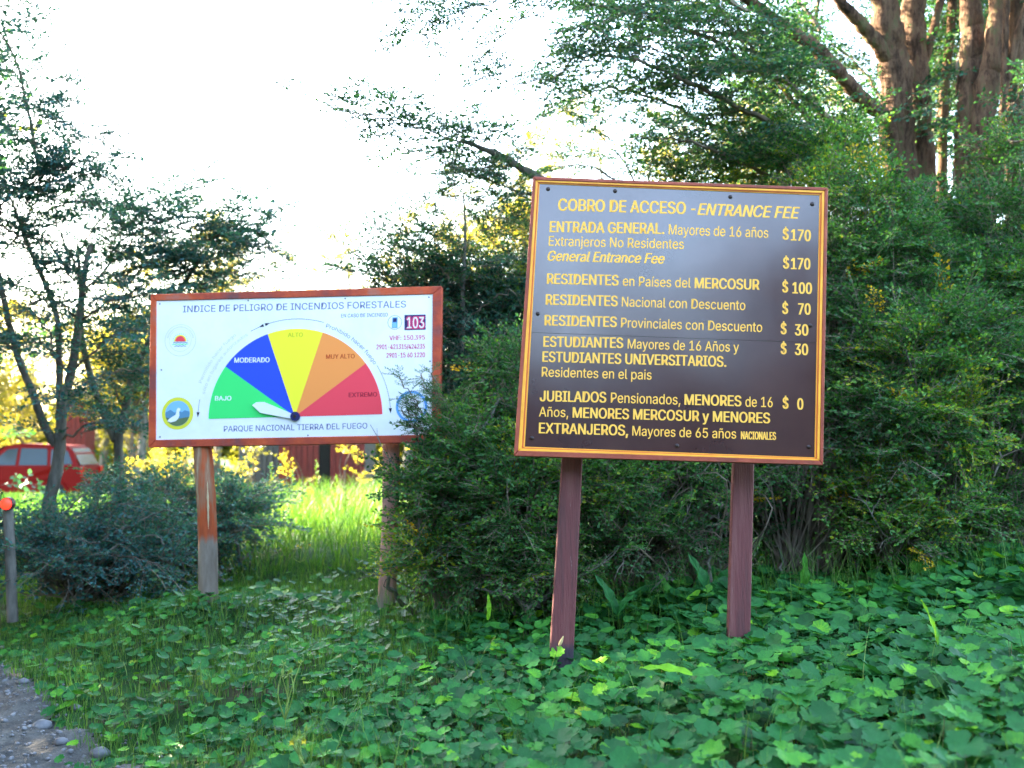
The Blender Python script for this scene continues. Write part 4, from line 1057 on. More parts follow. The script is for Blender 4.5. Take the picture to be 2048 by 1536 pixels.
LT2 = empty('beech_tree', at(235, 1080, 10.2), label='wind-swept beech behind the left end of the fire danger sign', cat='tree')
stems('trunk', [([(225, 1090, 10.2), (237, 990, 10.2), (238, 868, 10.2), (250, 820, 10.2), (267, 750, 10.2), (300, 680, 10.1), (345, 600, 10.0), (400, 520, 9.9)], .05, .018),
                ([(232, 880, 10.2), (190, 780, 10.3), (165, 680, 10.3), (160, 560, 10.3), (155, 486, 10.3)], .04, .012)], LT2, M['bark_grey'])
crL2 = Crown('beech')
many(crL2, [
    [(160, 590, 10.2), (230, 520, 10.1), (290, 490, 10.0), (350, 460, 9.9), (400, 450, 9.9)], [(180, 570, 10.2), (270, 540, 10.1), (380, 500, 10), (470, 450, 9.9), (525, 425, 9.8)],
    [(160, 500, 10.3), (200, 440, 10.2), (240, 410, 10.1), (290, 425, 10.1)], [(240, 470, 10.1), (290, 420, 10.0), (340, 400, 10), (390, 380, 10)], [(300, 560, 10), (380, 530, 9.9), (450, 500, 9.8), (520, 480, 9.8)],
    [(300, 600, 10), (380, 575, 9.9), (450, 550, 9.8), (525, 530, 9.8)], [(250, 560, 10.1), (330, 510, 10), (420, 480, 9.9), (500, 460, 9.9)], [(200, 600, 10.2), (290, 590, 10), (360, 570, 9.9)],
    [(260, 760, 10.2), (280, 680, 10), (300, 640, 9.9)], [(250, 830, 10.2), (220, 740, 10), (200, 660, 9.9), (190, 640, 9.9)], [(240, 870, 10.2), (280, 800, 10), (310, 760, 9.9)],
    [(210, 520, 10.2), (260, 470, 10.1), (330, 440, 10), (380, 430, 10)], [(350, 560, 10), (420, 520, 10), (480, 490, 10)], [(150, 540, 10.3), (190, 520, 10.3), (230, 480, 10.3)]], .013, .42, .085, 1.0, .36, taper=.35)
crL2.build('crown', M['leaf_left'], M['twig'], LT2)

shrub('low dark shrub at the foot of the slender beech, lower left', [at(150, 1190, 8.6), at(230, 1180, 8.7)],
      [LB(50, 1080, 8.8, .40, .4, .14), LB(160, 1095, 8.6, .40, .4, .18), LB(270, 1100, 8.7, .40, .4, .22), LB(120, 1140, 8.3, .40, .3, .15), LB(310, 1140, 8.5, .35, .3, .14), LB(30, 1120, 8.6, .30, .3, .14)],
      300, kind='loose', leaf='leaf_left', tint=.48, size=1.0, every=2, inner=.3, yellow=0,
      extra=lambda cr: many(cr, [[(95, 1130, 8.8), (40, 1060, 8.6), (-20, 1020, 8.4)], [(120, 1130, 8.8), (160, 1050, 8.6), (230, 1010, 8.5), (290, 1010, 8.4)], [(200, 1150, 8.7), (270, 1080, 8.5), (340, 1060, 8.4)],
          [(100, 1140, 8.6), (60, 1110, 8.3), (0, 1100, 8.1)], [(160, 1150, 8.4), (210, 1110, 8.2), (280, 1120, 8.0), (340, 1140, 8.0)], [(90, 1100, 8.9), (110, 1040, 8.8), (170, 990, 8.8), (240, 960, 8.8)], [(60, 1150, 8.4), (100, 1120, 8.1), (150, 1130, 8.0)]], .01, .32, .07, .95, .45))
shrub('spreading shrub behind the round post of the fire danger sign', [at(330, 1130, 9.6), at(420, 1110, 9.8)],
      [LB(330, 1010, 10, .35, .4, .16), LB(350, 1070, 9.6, .45, .4, .22), LB(450, 1050, 9.9, .4, .4, .22), LB(240, 1050, 10.2, .35, .4, .16), LB(470, 1010, 10.4, .30, .4, .12)],
      520, kind='loose', leaf='leaf_left', tint=.46, size=1.0, every=3, inner=.2, yellow=0, stems_n=24,
      extra=lambda cr: many(cr, [[(400, 1080, 9.7), (350, 1000, 9.8), (290, 960, 9.8), (220, 950, 9.8)], [(420, 1090, 9.8), (470, 1010, 9.8), (520, 990, 9.8)], [(380, 1090, 9.5), (330, 1060, 9.2), (260, 1050, 9.0)], [(430, 1090, 9.6), (480, 1060, 9.4), (530, 1050, 9.3)]], .01, .3, .08, .95, .5))
# bare fallen branches over the low shrub
for i, (pts, lb) in enumerate([([(140, 1075, 8.2), (190, 1085, 8.2), (240, 1060, 8.2), (330, 1020, 8.2)], 'bare grey branch lying over the low shrub, rising to the right'),
                          ([(200, 1130, 8.1), (240, 1090, 8.1), (300, 1070, 8.1), (330, 1090, 8.05)], 'short broken branch with a pale end left of the round post')]):
    mb = MB(); p = smooth_path(poly(pts), 5); p += rng.normal(0, .006, p.shape); tube(mb, p, .012, .005, 6, rough=.1, cap=True)
    mb.build('fallen_branch', M['bark_grey'], smooth=True, label=lb, cat='branch')

# post at the left edge; its small red reflector is made to glow by emission
mp = empty('marker_post', at(22, 1215, 7.8), label='thin grey post at the left edge carrying a red reflector made to glow', cat='post')
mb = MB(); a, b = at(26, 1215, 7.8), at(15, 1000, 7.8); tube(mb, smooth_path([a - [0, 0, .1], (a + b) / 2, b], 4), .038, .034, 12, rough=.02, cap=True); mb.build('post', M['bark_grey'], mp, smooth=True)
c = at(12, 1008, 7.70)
def pl_reflector(v): return np.asarray(v, float) + c
disc(pl_reflector, 0, 0, .046, 0, .05, 'reflector_housing', flat_mat('reflector_housing', (.05, .01, .01, 1), .5), mp, 20)
m, nt, p_, out = new_mat('glowing_reflector'); p_.inputs['Base Color'].default_value = (.6, .02, .01, 1); p_.inputs['Emission Color'].default_value = (1, .02, .008, 1); p_.inputs['Emission Strength'].default_value = .35
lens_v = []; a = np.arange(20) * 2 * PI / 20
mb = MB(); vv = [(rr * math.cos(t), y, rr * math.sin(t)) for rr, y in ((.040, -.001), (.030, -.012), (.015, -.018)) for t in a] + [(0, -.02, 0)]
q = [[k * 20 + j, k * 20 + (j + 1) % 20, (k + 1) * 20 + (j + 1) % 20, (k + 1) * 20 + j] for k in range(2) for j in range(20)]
mb.add(pl_reflector(vv), q, [[40 + j, 40 + (j + 1) % 20, 60] for j in range(20)]); mb.build('reflector_lens', m, mp, smooth=True)

# ------------------------------------------------------------------ sunlit trees beyond
def far_tree(px, top, y, w, label, n=260, lean=0, t=.66, base_off=0):
    base = at(px, 900, y); base[2] = float(ground_z(base[0], base[1])) - .1
    topz = at(px, top, y)[2]; h = topz - base[2]
    e = empty('sunlit_tree', base, label=label, cat='tree', group='sunlit trees beyond the signs')
    trunk_part('trunk', [([base, base + [.1 * w, 0, h * .45], base + [lean * w, 0, h * .9]], .13 + .01 * w, .03)], e, M['bark_grey'], k=8)
    cr = Crown('far'); L = []
    for k in range(9):
        zz = rng.uniform(.12, .90); rr = w * (.95 - .55 * zz) * .55
        c_ = base + [lean * w * zz + rng.normal(0, w * .30 * (1.1 - zz)), rng.normal(0, w * .25), h * zz]
        L.append((c_, (rr * rng.uniform(.7, 1.2), rr * rng.uniform(.7, 1.1), h * .13 * rng.uniform(.8, 1.3))))
    root = [base + [0, 0, h * q] for q in (.2, .4, .6)]
    lobes(cr, L, n, 1.15, t, 0, root, 5, .4, .03)
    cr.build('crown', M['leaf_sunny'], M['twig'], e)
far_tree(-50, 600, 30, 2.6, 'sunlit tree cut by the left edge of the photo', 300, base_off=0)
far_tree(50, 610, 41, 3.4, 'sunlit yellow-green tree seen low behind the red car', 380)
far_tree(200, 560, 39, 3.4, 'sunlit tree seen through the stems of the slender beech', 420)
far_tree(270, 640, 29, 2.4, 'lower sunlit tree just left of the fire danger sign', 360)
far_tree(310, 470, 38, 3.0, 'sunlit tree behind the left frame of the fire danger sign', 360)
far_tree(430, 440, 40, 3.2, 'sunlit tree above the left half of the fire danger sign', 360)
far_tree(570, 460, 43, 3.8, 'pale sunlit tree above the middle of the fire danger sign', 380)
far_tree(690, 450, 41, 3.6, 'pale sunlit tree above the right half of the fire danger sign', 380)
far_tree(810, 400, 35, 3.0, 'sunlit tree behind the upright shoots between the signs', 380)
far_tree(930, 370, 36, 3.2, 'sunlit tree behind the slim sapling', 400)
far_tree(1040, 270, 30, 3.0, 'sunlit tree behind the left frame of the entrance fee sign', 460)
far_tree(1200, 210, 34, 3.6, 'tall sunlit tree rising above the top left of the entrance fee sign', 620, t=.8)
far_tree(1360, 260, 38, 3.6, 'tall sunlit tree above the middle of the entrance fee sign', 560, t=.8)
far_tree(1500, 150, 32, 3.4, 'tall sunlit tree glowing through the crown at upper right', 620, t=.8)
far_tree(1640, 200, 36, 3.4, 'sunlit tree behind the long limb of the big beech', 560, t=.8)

def low_bush(px, py, y, w, h, label, n, leaf='leaf_sunny', t=.6):
    b = at(px, py, y); b[2] = float(ground_z(b[0], b[1]))
    e = empty('sunlit_bush', b, label=label, cat='bush', group='sunlit bushes in front of the red hut')
    cr = Crown('far'); lobes(cr, [(b + [rng.normal(0, w * .4), rng.normal(0, .2), h * rng.uniform(.3, .8)], (w * .4, w * .4, h * .35)) for _ in range(5)], n, .7, t, 0, [b], 3, .3, .015)
    cr.build('foliage', M[leaf], M['twig'], e)
low_bush(520, 960, 21, .5, 1.1, 'sunlit bush in front of the grey planks of the hut', 20)
low_bush(585, 960, 20, .25, 1.3, 'small sunlit bush before the left red planks of the hut', 7)
low_bush(700, 960, 20.5, .35, 1.4, 'bright sunlit bush before the right red planks of the hut', 18, t=.9)
low_bush(330, 970, 22, .7, 1.3, 'bright sunlit bush left of the round post', 60, t=.9)

# far wood that closes the view at ground level all round; coarse masses
def wood(name, label, segs, n, mat='leaf_sunny', t=.35):
    cr = Crown('vast')
    for (x0, y0, x1, y1, h) in segs:
        k = int(n * math.hypot(x1 - x0, y1 - y0))
        f = rng.random(k); P = np.stack([x0 + (x1 - x0) * f + rng.normal(0, 1.2, k), y0 + (y1 - y0) * f + rng.normal(0, 1.2, k), rng.random(k) ** .8 * h * (.75 + .3 * np.sin(f * 23 + x0) + .12 * np.sin(f * 71))], -1)
        P[:, 2] += ground_z(P[:, 0], P[:, 1])
        cr.sprays(P, rng.normal(size=(k, 3)) * [1, 1, .5], rng.normal(0, .5, (k, 3)) + [0, 0, 1], rng.uniform(.6, 1.2, k), np.clip(t + rng.normal(0, .18, k), 0, .9))
    return cr.build(name, M[mat], M['twig'], None, label=label, cat='woodland', kind='stuff')
wood('far_woodland', 'sunlit woodland closing the view far behind both signs', [(-34, 48, 8, 54, 4.5), (8, 54, 40, 48, 9), (-34, 48, -44, 20, 6)], 15)
wood('woodland', 'dark wood on the other side of the road behind the viewer', [(-22, -20, -6, -24, 12.5), (-6, -24, 1, -25, 9.5), (1, -25, 5, -24, 10.5), (5, -24, 9, -23, 13.5), (9, -23, 24, -20, 12), (24, -20, 34, -14, 8)], 85, 'leaf_dark', .4)

# unseen trees added outside the left edge to keep the low sun off the clearing
for k, (x, y, h, w) in enumerate([(-7.4, 4.6, 9.0, 2.6), (-7.2, 3.2, 8.5, 2.6), (-7.6, 6.0, 9, 2.6), (-8.2, 9.2, 9.5, 2.8), (-9.2, 12.6, 9.5, 3.0), (-10.5, 15.8, 9.0, 3.0), (-8.4, 1.0, 8.5, 2.6)]):
    g = float(ground_z(x, y)); base = np.array([x, y, g - .1])
    e = empty('sun_blocker_tree', base, label=['tall dense tree added to block the sun, level with the fee sign', 'tall dense tree added to block the sun, second of the row from the viewer', 'tall dense tree added to block the sun, middle of the row', 'tall dense tree added to block the sun, fourth of the row', 'tall dense tree added to block the sun, far end of the row', 'tall dense tree added to block the sun, near end of the row', 'shortest dense tree of the row added to block the sun'][::-1][k], cat='tree', group='unseen trees added left of the view to block the sun')
    trunk_part('trunk', [([base, base + [0, .1, h * .5], base + [.1, 0, h * .92]], .22, .05)], e, M['bark_grey'], k=8)
    cr = Crown('far'); L = []
    for j in range(16):
        zz = rng.uniform(.10, .95); rr = w * (1.0 - .45 * zz) * .55
        L.append((base + [rng.normal(0, w * .30), rng.normal(0, w * .34), h * zz], (rr, rr, h * .11)))
    lobes(cr, L, 1250, 1.3, .4, 0, [base + [0, 0, h * q] for q in (.2, .5, .7)], 8, .3, .03)
    cr.build('crown', M['leaf_tree'], M['twig'], e)

# ------------------------------------------------------------------ red car behind the left trees
M['car_red'] = flat_mat('car_red', (.15, .002, .002, 1), .5, .1)
M['glass_dark'] = flat_mat('glass_dark', (.02, .035, .045, 1), .15, .35)
M['rubber'] = flat_mat('rubber', (.02, .02, .02, 1), .8, .2)
M['chrome'] = flat_mat('chrome', (.6, .6, .62, 1), .25, .5, metal=.9)
M['black_plastic'] = flat_mat('black_plastic', (.03, .03, .03, 1), .6, .3)
g = float(ground_z(-13.3, 30.0))
car = empty('parked_car', (-13.3, 30.0, g), label='red hatchback car half hidden behind the slender beech at the left edge', cat='car')
def loft(prof, halfw, name, mat, parent, ox, oy, oz, yoff=0, smooth=False):
    """prof: (x, z) outline counter-clockwise; halfw(x, z) half width"""
    n = len(prof); v = []
    for s in (-1, 1):
        for x, z in prof: v.append((ox + x, oy + s * halfw(x, z) + yoff, oz + z))
    c = np.mean(prof, 0)
    for s in (-1, 1): v.append((ox + c[0], oy + s * halfw(*c) + yoff, oz + c[1]))
    i = np.arange(n); j = (i + 1) % n
    mb = MB(); mb.add(v, q=np.stack([i, j, j + n, i + n], -1), t=np.vstack([np.stack([j, i, np.full(n, 2 * n)], -1), np.stack([i + n, j + n, np.full(n, 2 * n + 1)], -1)]))
    return mb.build(name, mat, parent, smooth=smooth)
def arch(cx, r=.36, n=9):
    return [(cx + r * math.cos(t), .30 + r * math.sin(t)) for t in np.linspace(PI, 0, n)]
lower = [(-1.85, .32)] + arch(-1.18) + arch(1.15) + [(1.82, .32), (1.86, .60), (1.80, .98), (1.2, 1.0), (0, .98), (-.8, .95), (-1.55, .84), (-1.86, .70)]
loft(lower, lambda x, z: .80 - .03 * max(0, z - .7) - .12 * max(0, abs(x) - 1.4), 'body', M['car_red'], car, -13.3, 30, g)
cabin = [(-.85, .95), (1.78, .96), (1.62, 1.35), (1.40, 1.55), (.2, 1.60), (-.20, 1.55), (-.55, 1.25)]
loft(cabin, lambda x, z: .77 - .28 * max(0, z - .95), 'cabin', M['car_red'], car, -13.3, 30, g)
for q_ in ([(-.62, 1.02), (.10, 1.02), (.12, 1.47), (-.15, 1.44)], [(.20, 1.02), (.95, 1.02), (.90, 1.46), (.20, 1.47)], [(1.04, 1.02), (1.62, 1.05), (1.45, 1.40), (1.0, 1.44)]):
    for s in (-1, 1):
        v = [(-13.3 + x, 30 + s * (.775 - .28 * max(0, z - .95) + .006), g + z) for x, z in q_]
        v += [(a_, b_ - s * .02, c_) for a_, b_, c_ in v]
        mb = MB(); mb.add(v, [[0, 1, 2, 3], [7, 6, 5, 4], [0, 4, 5, 1], [1, 5, 6, 2], [2, 6, 7, 3], [3, 7, 4, 0]]); mb.build('side_window', M['glass_dark'], car)
mb = MB(); mb.add([(-13.3 - .84, 29.3, g + 1.0), (-13.3 - .84, 30.7, g + 1.0), (-13.3 - .25, 30.62, g + 1.52), (-13.3 - .25, 29.38, g + 1.52)], [[0, 1, 2, 3]]); mb.v[0] += [-.03, 0, .02]; mb.build('windscreen', M['glass_dark'], car)
mb = MB(); mb.add([(-13.3 + 1.77, 29.36, g + 1.02), (-13.3 + 1.77, 30.64, g + 1.02), (-13.3 + 1.52, 30.58, g + 1.46), (-13.3 + 1.52, 29.42, g + 1.46)], [[0, 3, 2, 1]]); mb.v[0] += [.025, 0, .01]; mb.build('rear_window', M['glass_dark'], car)
for wx in (-1.18, 1.15):
    for s in (-1, 1):
        a = np.arange(20) * 2 * PI / 20
        def wheel_pl(v): return np.asarray(v, float) * [1, 1, 1] + [-13.3 + wx, 30 + s * .70, g + .30]
        w_ = disc(wheel_pl, 0, 0, .30, -.10, .10, 'wheel', M['rubber'], car, 20)
        hub_ = disc(wheel_pl, 0, 0, .18, -.112, .112, 'rim', M['chrome'], w_, 14)
for s in (-1, 1):
    V, Q, T = bevel_box(box_pts(-13.3 + 1.80, -13.3 + 1.88, 30 + s * .66 - .08, 30 + s * .66 + .08, g + .70, g + .98), .01); mb = MB(); mb.add(V, Q, T); mb.build('tail_light', flat_mat('tail_lens', (.4, .01, .01, 1), .2), car)
    V, Q, T = bevel_box(box_pts(-13.3 - 1.88, -13.3 - 1.74, 30 + s * .58 - .12, 30 + s * .58 + .12, g + .60, g + .76), .02); mb = MB(); mb.add(V, Q, T); mb.build('headlight', M['chrome'], car)
    V, Q, T = bevel_box(box_pts(-13.3 - .62, -13.3 - .48, 30 + s * .88 - .08, 30 + s * .88 + .08, g + 1.02, g + 1.14), .02); mb = MB(); mb.add(V, Q, T); mb.build('mirror', M['car_red'], car)
for x0_, x1_ in ((-1.93, -1.80), (1.78, 1.93)):
    V, Q, T = bevel_box(box_pts(-13.3 + x0_, -13.3 + x1_, 29.26, 30.74, g + .30, g + .52), .03); mb = MB(); mb.add(V, Q, T); mb.build('bumper', M['black_plastic'], car)

# ------------------------------------------------------------------ red wooden booth and hut in the sun
M['plank_red'] = noisy_mat('plank_red', [(.3, (.05, .004, .003, 1)), (.7, (.17, .012, .006, 1))], scale=6, bump=.4, rough=.7, stretch=(3, 3, .3))
M['plank_grey'] = noisy_mat('plank_grey', [(.3, (.03, .026, .024, 1)), (.7, (.07, .06, .055, 1))], scale=6, bump=.4, rough=.8, stretch=(3, 3, .3))
M['roof'] = noisy_mat('roof', [(.3, (.10, .03, .02, 1)), (.7, (.20, .06, .04, 1))], scale=6, bump=.3, rough=.7)
M['interior'] = flat_mat('interior', (.03, .025, .02, 1), .9)
x0_, x1_, yb = -13.95, -13.2, 34.0; g = float(ground_z(-13.5, 34))
bo = empty('red_booth', (-13.57, 34.4, g), label='narrow red wooden booth catching the sun above the red car', cat='booth')
for k in range(5):
    xa = x0_ + (x1_ - x0_) * k / 5 + .005; xb = x0_ + (x1_ - x0_) * (k + 1) / 5 - .005
    V, Q, T = bevel_box(box_pts(xa, xb, yb, yb + .03, g, 2.55 + .01 * (k % 2)), .006); mb = MB(); mb.add(V, Q, T); mb.build('plank', M['plank_red'], bo)
V, Q, T = bevel_box(box_pts(x0_ + .01, x1_ - .01, yb + .04, yb + .85, g, 2.5), .01); mb = MB(); mb.add(V, Q, T); mb.build('wall', M['plank_red'], bo)
loft([(-.50, 2.50), (.50, 2.50), (0, 2.82)], lambda x, z: .55, 'roof', M['roof'], bo, -13.57, 34.4, 0)

hut = empty('red_hut', (-4.55, 25, float(ground_z(-4.5, 24))), label='red plank hut far behind the fire danger sign, seen under its bottom frame', cat='hut')
g = float(ground_z(-4.5, 24)) - .1; hy = 24.0
hx0, hx1 = at(478, 900, hy)[0], at(726, 900, hy)[0]
pw = .125; k = 0; x = hx0
while x < hx1 - .05:
    pxl = 1024 + x / hy * FPX
    if not (628 < pxl < 658):
        V, Q, T = bevel_box(box_pts(x, x + pw - .012, hy + rng.uniform(-.006, .006), hy + .03, g, 2.75), .004); mb = MB(); mb.add(V, Q, T)
        mb.build('plank', M['plank_red'] if pxl > 556 else M['plank_grey'], hut)
    x += pw; k += 1
V, Q, T = bevel_box(box_pts(hx0 + .02, hx1 - .02, hy + .3, hy + 2.4, g, 2.7), .01); mb = MB(); mb.add(V, Q, T); mb.build('wall', M['interior'], hut)
xc = (hx0 + hx1) / 2; hw = (hx1 - hx0) / 2
loft([(-hw - .25, 2.72), (hw + .25, 2.72), (0, 3.55)], lambda x, z: 1.6, 'roof', M['roof'], hut, xc, hy + 1.2, 0)

# ------------------------------------------------------------------ ground cover
def cover_leaf(seed, n=18, rings=2):
    g = np.random.default_rng(seed); V = [(0, -.08, 0)]
    notch = g.uniform(.25, .5)
    for q in range(1, rings + 1):
        for i in range(n):
            f = i / (n - 1); a = -PI / 2 + notch * .5 + f * (2 * PI - notch)
            r = .5 * q / rings
            sc = (1 + .11 * math.cos(f * 2 * PI * 8 + seed)) if q == rings else 1
            sc *= (1 + .06 * math.sin(2 * a + seed)) 
            x, y = r * sc * math.cos(a), r * sc * math.sin(a) * .95
            z = .55 * r * r + (.016 * r / .5) * (1 if i % 2 else -1) + .03 * math.sin(2 * a + seed)
            if q == rings: z -= .05 * abs(math.sin(a * 1.5 + seed))
            V.append((x, y, z))
    Q = []; T = []
    for i in range(n - 1):
        T.append((0, 1 + i, 2 + i))
        for q in range(rings - 1):
            a = 1 + q * n + i; Q.append((a, a + n, a + n + 1, a + 1))
    return np.array(V), np.array(Q).reshape(-1, 4), np.array(T)
HI = [cover_leaf(s, 26, 2) for s in range(6)]
LO = [cover_leaf(10 + s, 9, 1) for s in range(5)]

def place(protos, P, Nn, yaw, S, tint, mb):
    Nn = norm(Nn); h = np.stack([np.cos(yaw), np.sin(yaw), np.zeros(len(yaw))], -1)
    X = norm(h - (h * Nn).sum(-1, keepdims=True) * Nn); Y = np.cross(Nn, X); Rm = np.stack([X, Y, Nn], -1)
    w = rng.integers(0, len(protos), len(P))
    for k, (v, q, t) in enumerate(protos):
        s = np.where(w == k)[0]
        if not len(s): continue
        W = (np.einsum('nij,vj->nvi', Rm[s], v) * S[s, None, None] + P[s, None]).reshape(-1, 3)
        off = (np.arange(len(s)) * len(v))[:, None, None]
        Q = (q[None] + off).reshape(-1, 4) if len(q) else None; T = (t[None] + off).reshape(-1, 3)
        b = mb.n
        if Q is not None: mb.q.append(Q + b); mb.qm.append(np.zeros(len(Q), int)); mb.qa.append(np.clip(tint[s][:, None] + np.where(np.arange(len(q)) % 2, .025, -.025), 0, .97).ravel())
        mb.t.append(T + b); mb.tm.append(np.zeros(len(T), int)); mb.ta.append(np.clip(tint[s][:, None] + np.where(np.arange(len(t)) % 2, .06, .01), 0, .97).ravel())
        mb.v.append(W); mb.n += len(W)
    return Rm

N = 43000
X = rng.uniform(-3.6, 4.4, N); Y = rng.uniform(2.2, 9.2, N)
e = gravel_mask(X, Y)
dens = np.ones(N)
dens *= np.where(e < -.02, 1, np.where(e < .22, .10, 0))
bank = (e > -.80) & (Y < 6.2)
dens[bank] *= .22 + .6 * (hash_noise(X[bank], Y[bank], .2, 8) > .0)
lawn = (X < -.35) & (Y > 5.4)
dens[lawn] *= np.where(hash_noise(X[lawn], Y[lawn], .4, 9) > .0, .75, .35)
dens[(X < -.2) & (Y > 8.2)] *= .2
dens[(Y > 7.6) & (X > -.2) & (X < 2)] *= .3
inview = (np.abs(X) < .50 * Y + .5)
dens *= inview
dens *= np.where(X < 0, .62, .42) + .42 * (hash_noise(X, Y, .22, 11) > -.45)
keep = rng.random(N) < dens
X, Y = X[keep], Y[keep]; n = len(X)
size = rng.lognormal(math.log(.067), .30, n) * (1 + .12 * np.clip(X, -1.5, 1.5)) * (1 + .12 * hash_noise(X, Y, .5, 12)) * np.where(X < 0, .82, .96); size = np.clip(size, .03, .105)
gz = ground_z(X, Y)
hump = .105 + .045 * hash_noise(X, Y, .28, 13) + .02 * hash_noise(X, Y, .1, 14)
Z = gz + np.clip(hump * (.45 + .55 * np.clip((X + 1.2) / 1.2, 0, 1)) + rng.uniform(-.10, .05, n) * (.5 + .5 * np.clip((X + 1.2) / 1.2, 0, 1)) + .2 * (size - .06), .012, .2)
Nn = np.stack([rng.normal(0, .27, n), rng.normal(-.25, .27, n), np.ones(n)], -1)
yaw = rng.uniform(0, 2 * PI, n)
tint = np.clip(.45 + .17 * rng.normal(size=n) + .14 * hash_noise(X, Y, .45, 15), 0, .95)
tint = np.where(rng.random(n) < .03, rng.uniform(.7, .9, n), tint)
P = np.stack([X, Y, Z], -1)
gc = empty('ground_cover', (0.5, 4.5, 0), label='creeping ground cover of round scalloped green leaves spreading below and between the two signs', cat='ground cover', kind='stuff')
dist = np.linalg.norm(P - CAM_POS, axis=1)
pxs = 1024 + FPX * X / Y; dpt = (P - CAM_POS) @ F_; pys = 768 - FPX * ((P - CAM_POS) @ U_) / dpt
score = size / dist * (np.abs(pxs - 1024) < 1000) * (pys < 1525) * (Z - gz > .085)
hero = np.argsort(-score)[:290]
hm = np.zeros(n, bool); hm[hero] = True
near = (dist < 6.2) & ~hm; far = (dist >= 6.2) & ~hm
mb = MB(); place(HI, P[near], Nn[near], yaw[near], size[near], tint[near], mb); place(LO, P[far], Nn[far], yaw[far], size[far], tint[far], mb)
mb.build('leaf_carpet', M['leaf_cover'], gc, smooth=True, kind='stuff')
hl = {}
for k in range(6):
    for j, tv in enumerate((.22, .34, .46, .58, .78)):
        v, q, t = HI[k]; mb = MB(); mb.add(v, q, t, tint=tv); mb.qa[0] = tv + np.where(np.arange(len(q)) % 2, .02, -.02); mb.ta[0] = tv + np.where(np.arange(len(t)) % 2, .05, .01); hl[(k, j)] = mb.mesh('leaf', M['leaf_cover'], True)
inv = parent_matrix(gc).inverted()
for i in hero:
    j = int(np.argmin(np.abs(np.array([.25, .38, .5, .62, .9]) - tint[i])))
    o = bpy.data.objects.new('leaf', hl[(int(rng.integers(6)), j)]); COL.objects.link(o); o.parent = gc; o.matrix_parent_inverse = inv
    q = Vector(norm(Nn[i:i + 1])[0].tolist()).to_track_quat('Z', 'Y'); o.rotation_euler = (q @ Euler((0, 0, float(yaw[i]))).to_quaternion()).to_euler()
    o.location = P[i].tolist(); o.scale = (float(size[i]),) * 3
# leaf stalks
sel = np.where(dist < 6.5)[0][::2]; mb = MB()
for i in sel:
    p = P[i]; b = np.array([p[0] + rng.normal(0, .02), p[1] + rng.normal(0, .02), gz[i] - .01])
    r = .0014; o3 = np.array([[r, 0, 0], [-r * .5, r, 0], [-r * .5, -r, 0]])
    v = np.vstack([b + o3, p + o3 * .8]); mb.add(v, [[0, 1, 4, 3], [1, 2, 5, 4], [2, 0, 3, 5]])
mb.build('stalk_mass', noisy_mat('stalk', [(.4, (.16, .09, .05, 1)), (.6, (.12, .20, .05, 1))], scale=3, bump=0, rough=.6), gc, kind='stuff')

# ------------------------------------------------------------------ grass
def grass(name, label, X, Y, H, W, tint, bend=.35, parent=None):
    n = len(X); z = ground_z(X, Y); a = rng.uniform(0, 2 * PI, n); s = 5
    d = np.stack([np.cos(a), np.sin(a)], -1) * (bend * H * rng.uniform(.2, 1.3, n))[:, None]; ang = rng.uniform(0, 2 * PI, n)
    sd = np.stack([np.cos(ang), np.sin(ang), np.zeros(n)], -1) * W[:, None] * .5
    rows = []
    for k in range(4):
        t = k / 3; c = np.stack([X + d[:, 0] * t * t, Y + d[:, 1] * t * t, z - .01 + H * (t - .18 * t * t * bend)], -1); w = (1 - t ** 1.5 * .93)
        rows += [c - sd * w, c + sd * w]
    V = np.stack(rows, 1)
    q = np.array([[0, 1, 3, 2], [2, 3, 5, 4], [4, 5, 7, 6]])
    Q = (q[None] + (np.arange(n) * 8)[:, None, None]).reshape(-1, 4)
    mb = MB(); mb.add(V.reshape(-1, 3), Q, tint=np.repeat(tint, 3))
    return mb.build(name, M['grass'], parent, label=label, cat='grass', kind='stuff')
def scatter(n, x0, x1, y0, y1, f=None):
    x = rng.uniform(x0, x1, n); y = rng.uniform(y0, y1, n)
    if f is not None:
        k = rng.random(n) < f(x, y); x, y = x[k], y[k]
    return x, y
# fine grass on the slope under and right of the fire danger sign
x, y = scatter(60000, -3.8, .5, 3.6, 9.5, lambda x, y: (gravel_mask(x, y) < .04 + .08 * hash_noise(x, y, .1, 30)) * np.clip(.45 + .7 * hash_noise(x, y, .3, 21) + .35 * ((x < -.3) & (y > 6)), .04, 1))
grass('short_grass', 'short bright grass growing through the ground cover around the fire danger sign posts', x, y, rng.uniform(.03, .13, len(x)), rng.uniform(.003, .007, len(x)), np.clip(.5 + .2 * rng.normal(size=len(x)), 0, .95))
x, y = scatter(5200, -.9, 4.0, 2.6, 8.0, lambda x, y: np.clip(.25 + .8 * hash_noise(x, y, .4, 22), .03, 1) * (np.abs(x) < .5 * y))
grass('grass_blades', 'scattered long grass blades standing in the ground cover around the maroon posts', x, y, rng.uniform(.14, .34, len(x)), rng.uniform(.003, .0065, len(x)), np.clip(.40 + .2 * rng.normal(size=len(x)), 0, .95), .5)
x, y = scatter(2200, -1.0, 3.6, 6.4, 7.3, lambda x, y: np.clip(.5 + .5 * hash_noise(x, y, .2, 23), .1, 1))
grass('tall_grass', 'tall thin grass along the foot of the shrubs', x, y, rng.uniform(.22, .55, len(x)), rng.uniform(.003, .006, len(x)), np.clip(.38 + .2 * rng.normal(size=len(x)), 0, 1), .4)
x, y = scatter(17000, -6.0, -.6, 9.0, 17, lambda x, y: np.clip(.7 + .4 * hash_noise(x, y, .6, 24), .2, 1))
